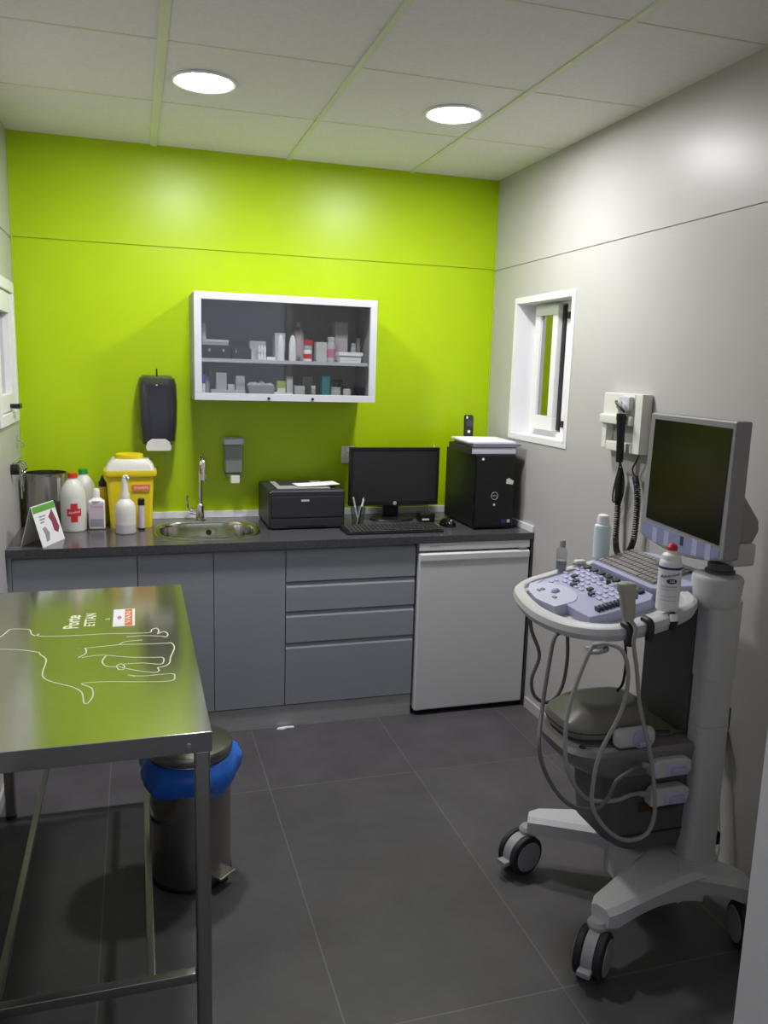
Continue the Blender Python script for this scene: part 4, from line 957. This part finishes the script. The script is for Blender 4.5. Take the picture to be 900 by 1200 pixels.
def caster(x, y, rot, brake=False):
    tmp = Matrix.Translation((x, y, 0)) @ Matrix.Rotation(rot, 4, 'Z')
    r_ = 0.0625
    cs = obj('caster', B().rings([[tmp @ Vector((0.02 + 0.03 * math.cos(a), 0.020 * s_, 0.0)) for a in ()] for s_ in ()] ) if False else B().lathe((x, y, 0), [(0.022, 0.095), (0.027, 0.10), (0.029, 0.132), (0.022, 0.142)], 20), MIDG, CART)
    hood = B(); R_ = []
    for k in range(15):
        a = PI * 1.15 * k / 14 - 0.1
        P_ = [tmp @ Vector((-0.030 + rr_ * math.cos(a), yy, 0.0625 + rr_ * math.sin(a))) for rr_, yy in ((0.030, -0.015), (0.060, -0.015), (0.060, 0.015), (0.030, 0.015))]
        R_.append(P_)
    hood.rings(R_); obj('hood', hood, MIDG, cs)
    for s_ in (-1, 1):
        A = tmp @ Vector((-0.030, s_ * 0.016, r_)); Bq = tmp @ Vector((-0.030, s_ * 0.040, r_))
        ax = (Bq - A)
        q0 = B()
        pr = [(0.043, 0.0), (0.058, 0.0), (0.0625, 0.004), (0.0625, 0.018), (0.058, 0.022), (0.049, 0.024)]
        u_ = ax.normalized(); e1 = u_.orthogonal().normalized(); e2 = u_.cross(e1)
        q0.rings([[A + u_ * h_ + e1 * (rad * math.cos(2 * PI * k / 36)) + e2 * (rad * math.sin(2 * PI * k / 36)) for k in range(36)] for rad, h_ in pr])
        wh = obj('wheel', q0, RUBBER, cs)
        obj('hub_cap', B().cyl(A + u_ * 0.0225, A + u_ * 0.026, 0.049, 0.047, 32), BEZEL, wh)
    if brake:
        obj('brake_pedal', B().box((-0.112, -0.018, 0.040), (-0.080, 0.018, 0.056), 0.004, mx=tmp @ Matrix.Translation((0, 0, 0))), MIDG, cs)
    return cs
caster(1.668, -1.779, 0.30, True); caster(1.643, -2.238, 0.72, True); caster(2.118, -2.243, 1.25); caster(2.118, -1.779, 0.3)
# columns and tower
for yy in (-2.135,):
    def oval(z, hx_, hy_): return [(2.018 + hx_ * math.copysign(abs(math.cos(a)) ** 0.6, math.cos(a)), yy + hy_ * math.copysign(abs(math.sin(a)) ** 0.6, math.sin(a)), z) for a in [2 * PI * k / 32 for k in range(32)]]
    obj('column', B().rings([oval(0.205, 0.052, 0.040), oval(0.598, 0.050, 0.038)]), LIGHTG, t)
    obj('column_ring', B().rings([oval(0.599, 0.051, 0.039), oval(0.617, 0.051, 0.039)]), LIGHTG, t)
    obj('column', B().rings([oval(0.618, 0.050, 0.038), oval(0.755, 0.050, 0.038), oval(0.757, 0.053, 0.041), oval(0.975, 0.054, 0.042)]), LIGHTG, t)
    obj('base_collar', B().rings([oval(0.200, 0.060, 0.048), oval(0.214, 0.058, 0.046)]), LIGHTG, t)
obj('tower_panel', B().box((1.972, -2.094, 0.24), (2.062, -1.868, 0.957), 0.014, 3), DARKG, t)
# electronics box and shelf tray
bx = B()
R = []
for z, x0, hy in ((0.245, 1.775, 0.100), (0.275, 1.735, 0.110), (0.38, 1.722, 0.112), (0.47, 1.715, 0.113), (0.53, 1.70, 0.115)):
    cyb = -2.018; r_ = 0.05; ring = [(1.99, cyb - hy, z)]
    ring += [(1.99, cyb + hy, z)]
    for k in range(7):
        a = PI / 2 + PI / 2 * k / 6; ring.append((x0 + r_ + r_ * math.cos(a), cyb + hy - r_ + r_ * math.sin(a), z))
    for k in range(7):
        a = PI + PI / 2 * k / 6; ring.append((x0 + r_ + r_ * math.cos(a), cyb - hy + r_ + r_ * math.sin(a), z))
    R.append(ring)
obj('electronics_box', bx.rings(R), DARKG, t)
R = []
for z, x0, hy in ((0.455, 1.725, 0.108), (0.470, 1.680, 0.116), (0.500, 1.630, 0.127), (0.530, 1.603, 0.135), (0.555, 1.595, 0.138), (0.566, 1.605, 0.132)):
    cyb = -2.012; r_ = 0.085; ring = [(1.991, cyb - hy, z), (1.991, cyb + hy, z)]
    for k in range(9):
        a = PI / 2 + PI / 2 * k / 8; ring.append((x0 + r_ + r_ * math.cos(a), cyb + hy - r_ + r_ * math.sin(a), z))
    for k in range(9):
        a = PI + PI / 2 * k / 8; ring.append((x0 + r_ + r_ * math.cos(a), cyb - hy + r_ + r_ * math.sin(a), z))
    R.append(ring)
obj('shelf_tray', B().rings(R), TRAYG, t)
obj('port_cover', B().box((1.815, -2.134, 0.365), (1.945, -2.124, 0.398), 0.003), AMBER, t)
obj('box_groove', B().box((1.76, -2.1315, 0.296), (1.985, -2.126, 0.300)), CHAR, t)
# sockets for the plugs are hidden behind them; rear cable clip
obj('rear_bracket', B().box((2.075, -2.13, 0.58), (2.10, -2.10, 0.65), 0.006).box((2.075, -2.13, 0.22), (2.11, -2.09, 0.26), 0.006).box((2.068, -2.125, 0.33), (2.082, -2.10, 0.37), 0.004), BLACK, t)

# console
KT = 0.22
def zt(x): return 0.905 + KT * (x - 1.55)
cen = Vector((1.79, -1.93))
out = spline([(p[0], p[1], 0) for p in [(1.583, -1.765), (1.566, -1.86), (1.563, -1.95), (1.580, -2.05), (1.620, -2.13), (1.675, -2.18), (1.75, -2.202), (1.83, -2.198), (1.905, -2.175), (1.945, -2.12), (1.985, -1.95), (1.985, -1.75), (1.945, -1.668), (1.85, -1.655), (1.74, -1.652), (1.665, -1.658), (1.610, -1.695)]], 5, True)
def off(f, z, xin=0.0):
    R_ = []
    n_ = len(out)
    for i, p in enumerate(out):
        d = (out[(i + 1) % n_] - out[i - 1]).normalized(); nn = Vector((d.y, -d.x, 0)); 
        q = p + nn * f * (1 if True else 1)
        R_.append(q)
    # orientation check: inward must shrink towards the centre
    if sum((q - Vector((cen.x, cen.y, 0))).length for q in R_) > sum((p - Vector((cen.x, cen.y, 0))).length for p in out) and f > 0:
        R_ = []
        for i, p in enumerate(out):
            d = (out[(i + 1) % n_] - out[i - 1]).normalized(); R_.append(p - Vector((d.y, -d.x, 0)) * f)
    return [(q.x, q.y, zt(q.x) + z) for q in R_]
con = obj('console_tray', B().rings([off(0.030, -0.050), off(0.008, -0.040), off(0.0, -0.022), off(0.003, -0.006), off(0.012, 0.0), off(0.028, 0.0), off(0.034, -0.004), off(0.038, -0.028)]), LIGHTG, t)
TILT = Matrix.Translation((1.55, 0, 0.905)) @ Matrix.Rotation(-math.atan(KT), 4, 'Y')       # local x runs up the slope
def cx(x): return (x - 1.55) * math.sqrt(1 + KT * KT)
# control panel
pp = [(1.664, -1.725), (1.70, -1.716), (1.86, -1.716), (1.862, -2.05), (1.835, -2.078), (1.70, -2.082), (1.650, -2.072), (1.648, -2.0), (1.650, -1.955)]
pan = obj('control_panel', B().prism([(cx(x), y) for x, y in pp], 2, -0.0280, 0.002, 0.003, mx=TILT), LAV, con)
hr = [(1.650, -1.722), (1.70, -1.72)] + [(1.655 + 0.058 * math.sin(a) * 0.9 + 0.01, -1.845 + 0.105 * math.cos(a)) for a in [PI * k / 16 for k in range(17)]] + [(1.615, -1.945), (1.606, -1.85), (1.622, -1.765)]
obj('palm_rest', B().prism([(cx(x), y) for x, y in hr], 2, -0.0280, 0.0045, 0.002, mx=TILT), LAVL, con)
obj('trackball', B().ball(TILT @ Vector((cx(1.672), -1.845, 0.002)), 0.014, 16), LAV, con)
def key(name, x, y, w, d, h, m, z0=0.002, par=None, bev=0.0015):
    return obj(name, B().box((cx(x) - w / 2, y - d / 2, z0 - 0.001), (cx(x) + w / 2, y + d / 2, z0 + h), bev, 2, mx=TILT), m, par or pan)
random.seed(3)
for i in range(6):
    for j in range(10):
        x = 1.735 + 0.020 * i; y = -2.01 + 0.032 * j
        if (i, j) in ((0, 8), (0, 9), (1, 9)) or random.random() < 0.22: continue
        key('button', x, y, 0.010, 0.017 + random.random() * 0.006, 0.004, LAVL)
for x, y in ((1.705, -1.758), (1.722, -1.758), (1.705, -1.785), (1.642, -1.80), (1.655, -1.80), (1.648, -1.885)):
    key('button', x, y, 0.009, 0.016, 0.004, BEZEL if y < -1.79 else LAVL, 0.0045 if x < 1.69 else 0.002)
for x, y in ((1.757, -1.815), (1.737, -1.835), (1.752, -1.905), (1.735, -1.94), (1.775, -1.775)): key('dark_button', x, y, 0.016, 0.018, 0.009, KEYD)
for i in range(8):
    x = 1.688 + 0.0115 * i; y = -2.052
    key('slider_knob', x, y, 0.0075, 0.022, 0.013, KEYD)
for i in range(8):
    key('soft_key', 1.842, -1.735 - 0.040 * i, 0.020, 0.024, 0.009, KEYGR)
    if i > 2: obj('rotary_knob', B().cyl(TILT @ Vector((cx(1.818), -1.735 - 0.04 * i, 0.001)), TILT @ Vector((cx(1.818), -1.735 - 0.04 * i, 0.015)), 0.0075, 0.0065, 14), LAVL if i % 2 else KEYGR, pan)
# keyboard on a raised sloping bed
kp = [(1.868, -1.716), (2.020, -1.716), (2.045, -1.80), (2.045, -2.11), (2.00, -2.125), (1.965, -2.10), (1.94, -2.085), (1.905, -2.06), (1.880, -2.055), (1.868, -2.03)]
kb = obj('keyboard', B().prism([(cx(x), y) for x, y in kp], 2, -0.0280, 0.014, 0.004, mx=TILT), LAV, con)
obj('key_bed', B().box((cx(1.884), -2.018, 0.013), (cx(2.018), -1.724, 0.016), 0.001, mx=TILT), KEYG, kb)
for i in range(6):
    for j in range(15):
        x = 1.896 + 0.0222 * i; y = -2.006 + 0.0195 * j
        if i == 0 and 4 <= j <= 9:
            if j == 4: key('key', x, y + 0.05, 0.017, 0.112, 0.005, KEYG, 0.016, kb)
            continue
        key('key', x, y, 0.0175, 0.0165, 0.005, KEYG, 0.016, kb)
key('power_button', 2.01, -2.065, 0.016, 0.02, 0.005, CHAR, 0.014, kb)
# rim details
for x, y in ((1.690, -2.192), (1.745, -2.198)):
    m_ = Matrix.Translation((x, y, zt(x)))
    obj('probe_slot', B().tube([(x, y + 0.022, zt(x) + 0.0035), (x + 0.002, y - 0.004, zt(x) + 0.001), (x + 0.002, y - 0.010, zt(x) - 0.02), (x + 0.001, y - 0.006, zt(x) - 0.046)], 0.010, 10, 4), CHAR, con)
obj('probe_slot', B().tube([(1.818, -2.192, zt(1.818) + 0.0), (1.819, -2.204, zt(1.818) - 0.012), (1.819, -2.200, zt(1.818) - 0.04)], 0.010, 10, 4), CHAR, con)
obj('holder_plug', B().cyl((1.817, -2.201, zt(1.818) + 0.002), (1.817, -2.207, zt(1.818) - 0.016), 0.010), PUREW, con)
obj('corner_pocket', B().box((cx(1.612), -1.757, -0.026), (cx(1.640), -1.727, -0.004), 0.004, mx=TILT), MIDG, con)
# cable hook below the console
hk = obj('cable_hook', B().cyl((1.632, -2.15, zt(1.632) - 0.045), (1.632, -2.15, 0.872), 0.018, 0.014).tube([(1.632 + 0.026 * math.cos(a), -2.15 + 0.02 * math.sin(a), 0.866 + 0.003 * math.cos(a)) for a in [2 * PI * k / 12 for k in range(12)]], 0.006, 8, 3, True), MIDG, t)
obj('hook_knob', B().cyl((1.596, -2.15, 0.868), (1.612, -2.15, 0.868), 0.009), LIGHTG, hk)
# head of the column: round cap, monitor arm
def capring(z, r_, dy=0.0): return [(2.008 + r_ * 0.95 * math.cos(a), -2.125 + r_ * math.sin(a), z) for a in [2 * PI * k / 36 for k in range(36)]]
obj('column_cap', B().rings([capring(0.958, 0.056), capring(0.975, 0.064), capring(1.032, 0.070), capring(1.043, 0.066), capring(1.045, 0.055)]), LIGHTG, t)
obj('cap_bridge', B().box((1.955, -2.125, 0.955), (2.06, -1.86, 1.006), 0.012, 3), LIGHTG, t)
arm = obj('monitor_arm', B().prism([(2.005, 1.285), (2.055, 1.262), (2.108, 1.195), (2.112, 1.165), (2.090, 1.125), (2.045, 1.13), (2.005, 1.175)], 1, -2.15, -2.00, 0.012, 3), BEZEL, t)
obj('arm_block', B().box((2.025, -2.160, 1.070), (2.098, -2.03, 1.134), 0.010, 3), LIGHTG, t)
obj('arm_neck', B().lathe((2.030, -2.105, 0), [(0.040, 1.0445), (0.040, 1.052), (0.034, 1.054), (0.034, 1.072)], 28), DARKG, t)
# monitor, facing -x
ux0, uy0, uy1 = 1.950, -1.832, -2.208
def chin(k): # lower outline with its shallow curve
    return [(uy1 + (uy0 - uy1) * i / 12, 1.103 - 0.026 * math.sin(PI * i / 12)) for i in range(13)]
poly = chin(0) + [(uy0 - 0.012, 1.468), (uy1 + 0.000, 1.466)]
mon = obj('monitor', B().prism(poly, 0, ux0, ux0 + 0.050, 0.006, 3), BEZEL, t)
obj('back_shell', B().rings([[(x, (uy0 + uy1) / 2 + hy * s_, z) for s_, z in ((-1, z0), (1, z0), (1, z1), (-1, z1))] for x, hy, z0, z1 in ((ux0 + 0.045, 0.180, 1.115, 1.458), (ux0 + 0.062, 0.160, 1.13, 1.435), (ux0 + 0.070, 0.12, 1.16, 1.39))]), BEZEL, mon)
obj('screen', B().prism([(-1.862, 1.157), (-2.186, 1.140), (-2.194, 1.447), (-1.868, 1.451)], 0, ux0 - 0.0015, ux0 + 0.01), USCREEN, mon)
strip = [(-1.850, 1.145), (-2.190, 1.128), (-2.190, 1.108)] + [(-2.190 + 0.345 * i / 10, 1.1075 - 0.021 * math.sin(PI * (0.05 + 0.9 * i / 10))) for i in range(1, 10)] + [(-1.850, 1.112)]
obj('chin_strip', B().prism(strip, 0, ux0 - 0.0012, ux0 + 0.008), LAVS, mon)
for y in (-1.90, -1.955, -2.08, -2.135): obj('chin_panel', B().prism([(y, 1.136), (y - 0.022, 1.135), (y - 0.022, 1.092), (y, 1.092)], 0, ux0 - 0.0016, ux0 + 0.004), LAV, mon)
obj('badge', B().prism([(-2.030, 1.135), (-2.042, 1.134), (-2.042, 1.108), (-2.030, 1.109)], 0, ux0 - 0.0028, ux0 + 0.004, 0.0006), KEYD, mon)

# ------------------------------------------------------------------ things on and around the cart
def plug(par, x, y, z, L=0.125, hh=0.026, m=LIGHTG):
    bd = obj('connector', B().prism([(x, z - hh), (x + 0.02, z - hh - 0.003), (x + L - 0.012, z - hh), (x + L, z - hh * 0.5), (x + L, z + hh * 0.6), (x + L - 0.02, z + hh), (x + 0.015, z + hh), (x, z + hh * 0.4)], 1, y - 0.036, y, 0.007, 3), m, par)
    obj('latch', B().box((x + 0.055, y - 0.050, z - 0.018), (x + 0.103, y - 0.034, z + 0.004), 0.005, 3), LAV, bd)
    obj('latch_plate', B().box((x + 0.042, y - 0.040, z - 0.022), (x + 0.112, y - 0.034, z + 0.014), 0.004, 3), LAVL, bd)
    return bd
YB = -2.132
t = thing('transducer_lead', 'grey probe lead plugged into the upper port of the cart', 'cable', (1.85, YB, 0.505))
plug(t, 1.826, YB, 0.510)
obj('strain_relief', B().cyl((1.832, YB - 0.02, 0.512), (1.792, YB - 0.022, 0.527), 0.011, 0.007), CABLE, t)
obj('cable', B().tube([(1.605, -2.03, 0.876), (1.571, -2.035, 0.866), (1.541, -2.065, 0.796), (1.505, -2.11, 0.700)] + [(x, -2.185, z) for x, z in [(1.462,0.621),(1.505,0.519),(1.572,0.448),(1.646,0.433),(1.680,0.463),(1.700,0.505),(1.745,0.530)]] + [(1.795, YB - 0.022, 0.526)], 0.0055, 10), CABLED, t)
t = thing('transducer_lead', 'grey probe lead plugged into the lower port of the cart', 'cable', (1.85, YB, 0.42))
plug(t, 1.828, YB, 0.425)
obj('strain_relief', B().cyl((1.834, YB - 0.02, 0.428), (1.796, YB - 0.022, 0.440), 0.011, 0.007), CABLE, t)
obj('cable', B().tube([(1.655, -2.166, 0.884), (1.632, -2.172, 0.892), (1.594, -2.176, 0.874), (1.545, -2.18, 0.736), (1.527, -2.20, 0.643), (1.544, -2.20, 0.553), (1.618, -2.18, 0.462), (1.705, -2.175, 0.442), (1.76, -2.165, 0.445), (1.799, YB - 0.022, 0.439)], 0.0055, 10), CABLE, t)

# probe in its holder, looping lead
t = thing('ultrasound_probe', 'beige ultrasound probe standing in the console rim with looping lead', 'probe', (1.68, -2.20, 0.93))
pb0 = Vector((1.692, -2.190, zt(1.69) + 0.018))
R = []
for z, hx_, hy_ in ((0.0, 0.012, 0.010), (0.010, 0.017, 0.012), (0.045, 0.0195, 0.014), (0.068, 0.020, 0.014), (0.078, 0.025, 0.016), (0.090, 0.0265, 0.016), (0.099, 0.024, 0.014), (0.102, 0.016, 0.010)):
    R.append([(pb0.x - 0.16 * z + hx_ * math.copysign(abs(math.cos(a)) ** 0.7, math.cos(a)), pb0.y + hy_ * math.copysign(abs(math.sin(a)) ** 0.7, math.sin(a)), pb0.z + z) for a in [2 * PI * k / 24 for k in range(24)]])
obj('handle', B().rings(R), BEIGE, t)
obj('marker_ridge', B().box((pb0.x + 0.005, pb0.y - 0.006, pb0.z + 0.055), (pb0.x + 0.020, pb0.y + 0.006, pb0.z + 0.072), 0.004), BEZEL, t)
obj('cable', B().tube([(pb0.x, -2.200, pb0.z + 0.002), (1.692, -2.222, 0.94), (1.690, -2.222, 0.90)] + [(x, -2.222, z) for x, z in [(1.706,0.832),(1.726,0.726),(1.772,0.585),(1.797,0.462),(1.799,0.401),(1.778,0.358),(1.719,0.351),(1.657,0.391),(1.610,0.458),(1.604,0.527),(1.618,0.613),(1.670,0.722),(1.682,0.816),(1.660,0.883)]] + [(1.632, -2.198, 0.897), (1.600, -2.176, 0.888)], 0.0055, 10), CABLE, t)
tag(obj('cable', B().tube([(1.589, -1.85, 0.878), (1.598, -1.85, 0.822), (1.629, -1.85, 0.744), (1.608, -1.85, 0.669), (1.624, -1.85, 0.613), (1.672, -1.85, 0.591), (1.711, -1.85, 0.632), (1.724, -1.85, 0.726), (1.716, -1.85, 0.831), (1.716, -1.85, 0.892)], 0.0055, 10), CABLED, loc=(1.66, -1.85, 0.6)), 'dark grey looped cable hanging below the console far side', 'cable')
tag(obj('cable', B().tube([(1.811, -2.0, 0.914), (1.811, -2.0, 0.862), (1.825, -2.0, 0.772), (1.822, -2.0, 0.70), (1.815, -1.985, 0.668)], 0.004, 8), BLACK, loc=(1.82, -2.0, 0.68)), 'thin black cable hanging behind the probe lead', 'cable')

# gel bottles
gx, gy = 1.824, -2.163
t = thing('gel_bottle', 'white gel bottle with red cap and blue lettering on console rim', 'bottle', (gx, gy, zt(gx)))
gz = zt(gx) + 0.002
obj('body', B().lathe((gx, gy, gz), [(0.027, 0), (0.0295, 0.004), (0.0295, 0.124), (0.0275, 0.131), (0.0245, 0.135)], 36), PUREW, t)
obj('shoulder', B().lathe((gx, gy, gz), [(0.0245, 0.135), (0.0245, 0.146), (0.022, 0.150), (0.013, 0.154), (0.012, 0.162)], 32), PUREW, t)
obj('cap', B().lathe((gx, gy, gz), [(0.014, 0.161), (0.014, 0.169), (0.009, 0.176), (0.004, 0.179)], 24), RED, t)
va = math.atan2(gx - 0.491, 1)   # lettering faces the room's entrance
def gwrap(u, v, w, r=0.0295, ang=-0.62):
    a = ang + u / r
    return Vector((gx + (r + w) * math.sin(a), gy - (r + w) * math.cos(a), gz + v))
obj('blue_band', B().lathe((gx, gy, gz), [(0.0296, 0.113), (0.0301, 0.113), (0.0301, 0.119), (0.0296, 0.119)], 36), NAVY, t)
obj('lettering', B().text('Aquasonic', 0.0125, Matrix.Identity(4), 0.0003, lambda co: gwrap(co.x, 0.098 + co.y + co.x * 0.2, co.z + 0.0004), shear=0.2), NAVY, t)
b = B(); R = []
for k in range(9):
    u = -0.013 + 0.026 * k / 8; hgt = 0.0062 * math.sqrt(max(0.0, 1 - (u / 0.0135) ** 2)) + 0.0006
    R.append([gwrap(u + 0.006, 0.083 - hgt, 0.0), gwrap(u + 0.006, 0.083 - hgt, 0.0006), gwrap(u + 0.006, 0.083 + hgt, 0.0006), gwrap(u + 0.006, 0.083 + hgt, 0.0)])
ov = obj('oval_mark', b.rings(R), KEYD, t)
obj('lettering', B().text('100', 0.0095, Matrix.Identity(4), 0.0003, lambda co: gwrap(co.x + 0.006, 0.083 + co.y, co.z + 0.0008)), PUREW, ov)
b = B()
for v_, h_ in ((0.066, 0.004), (0.059, 0.002), (0.041, 0.002), (0.030, 0.002)):
    R = [[gwrap(-0.022 + 0.044 * k / 8, v_ + dv, w_) for dv, w_ in ((0, 0), (0, 0.0005), (h_, 0.0005), (h_, 0))] for k in range(9)]
    b.rings(R)
obj('small_print', b, LAVL, t)

bx_, by_ = 1.918, -1.683
zz = zt(bx_)
t = thing('gel_bottle', 'aqua filled white capped bottle at far side of the console keyboard', 'bottle', (bx_, by_, zz))
zz = zt(bx_) + 0.007
obj('body', B().lathe((bx_, by_, zz), [(0.024, 0), (0.0265, 0.004), (0.0265, 0.098), (0.025, 0.106), (0.019, 0.110)], 32), AQUA, t)
obj('cap', B().lathe((bx_, by_, zz), [(0.0195, 0.109), (0.0195, 0.128), (0.017, 0.138), (0.010, 0.142)], 28), PUREW, t)
cx_, cy_ = 1.778, -1.682
zz = zt(cx_)
t = thing('clear_bottle', 'small clear bottle standing on the console rim by the wall side', 'bottle', (cx_, cy_, zz))
zz += 0.0035
obj('body', B().lathe((cx_, cy_, zz), [(0.0155, 0), (0.017, 0.003), (0.017, 0.062), (0.012, 0.072), (0.009, 0.075)], 24), CUPGL, t)
obj('content', B().lathe((cx_, cy_, zz), [(0.014, 0.002), (0.0155, 0.004), (0.0155, 0.03)], 24), BEZEL, t)
obj('cap', B().lathe((cx_, cy_, zz), [(0.010, 0.074), (0.010, 0.090), (0.007, 0.096)], 20), MIDG, t)
t = thing('probe_cap', 'small beige clip lying on the console far rim', 'clip', (1.85, -1.672, zt(1.85)))
obj('body', B().box((1.832, -1.684, zt(1.85) + 0.001), (1.868, -1.662, zt(1.85) + 0.014), 0.004, 3), OFFW, t)
obj('pin', B().cyl((1.822, -1.675, zt(1.82) + 0.008), (1.835, -1.675, zt(1.835) + 0.008), 0.004), BEIGE, t)

# case on the shelf tray
t = thing('scanner_case', 'rounded olive grey case lying on the cart shelf', 'case', (1.76, -1.99, 0.567))
R = []
for z, e in ((0.5665, -0.016), (0.580, 0.0), (0.598, 0.004), (0.616, -0.002), (0.640, -0.018), (0.652, -0.036), (0.658, -0.060)):
    ring = []
    for k in range(36):
        a = 2 * PI * k / 36; c_, s_ = math.cos(a), math.sin(a)
        ring.append((1.752 + (0.135 + e) * math.copysign(abs(c_) ** 0.62, c_) + (0.02 if z > 0.62 else 0), -1.985 + (0.108 + e * 0.9) * math.copysign(abs(s_) ** 0.62, s_), z))
    R.append(ring)
obj('shell', B().rings(R), OLIVE, t)
obj('seam', B().rings([[(1.752 + (0.1395) * math.copysign(abs(math.cos(a)) ** 0.62, math.cos(a)), -1.985 + 0.1120 * math.copysign(abs(math.sin(a)) ** 0.62, math.sin(a)), z) for a in [2 * PI * k / 36 for k in range(36)]] for z in (0.594, 0.597)]), CHAR, t)
# loose connector on the shelf
t = thing('transducer_plug', 'loose pale transducer plug lying on the cart shelf edge', 'plug', (1.80, -2.12, 0.567))
bd = obj('shell', B().box((1.722, -2.148, 0.5670), (1.846, -2.104, 0.622), 0.020, 4), LIGHTG, t)
obj('latch', B().lathe((0, 0, 0), [(0.026, 0), (0.026, 0.004), (0.022, 0.006)], 24, mx=Matrix.Translation((1.792, -2.147, 0.597)) @ Matrix.Rotation(PI / 2, 4, 'X')).box((1.778, -2.166, 0.580), (1.818, -2.150, 0.596), 0.005), LAV, t)
t = thing('cable_tie', 'small bundle of dark ties on the cart shelf', 'ties', (1.90, -2.05, 0.567))
obj('loop', B().tube([(1.915 + 0.028 * math.cos(a), -2.075 + 0.018 * math.sin(a), 0.571) for a in [2 * PI * k / 10 for k in range(10)]], 0.004, 6, 3, True), DARKG, t)
obj('tail', B().tube([(1.94, -2.08, 0.571), (1.965, -2.09, 0.574), (1.98, -2.085, 0.571)], 0.004, 6, 3), DARKG, t)
t = thing('small_tag', 'tiny shiny tag lying at the front of the cart shelf', 'tag', (1.66, -2.1, 0.567))
obj('plate', B().box((1.646, -2.112, 0.5665), (1.664, -2.098, 0.570), 0.001), CHROME, t); obj('ring', B().tube([(1.64 + 0.007 * math.cos(a), -2.10 + 0.007 * math.sin(a), 0.5685) for a in [2 * PI * k / 8 for k in range(8)]], 0.0018, 6, 3, True), BLACK, t)

# mains lead behind the cart
t = thing('power_lead', 'thin pale mains lead hanging behind the cart by the right wall', 'cable', (W, -1.945, 0.45))
obj('plug', B().box((W - 0.035, -1.955, 0.44), (W - 0.0005, -1.915, 0.50), 0.008, 3), BLACK, t)
obj('lead', B().tube([(W - 0.02, -1.950, 0.445), (W - 0.025, -1.962, 0.38), (W - 0.03, -1.985, 0.25), (W - 0.035, -2.01, 0.12), (W - 0.06, -2.02, 0.03), (2.16, -2.02, 0.008), (2.13, -2.06, 0.06), (2.09, -2.09, 0.20)], 0.0035, 8), OFFW, t)
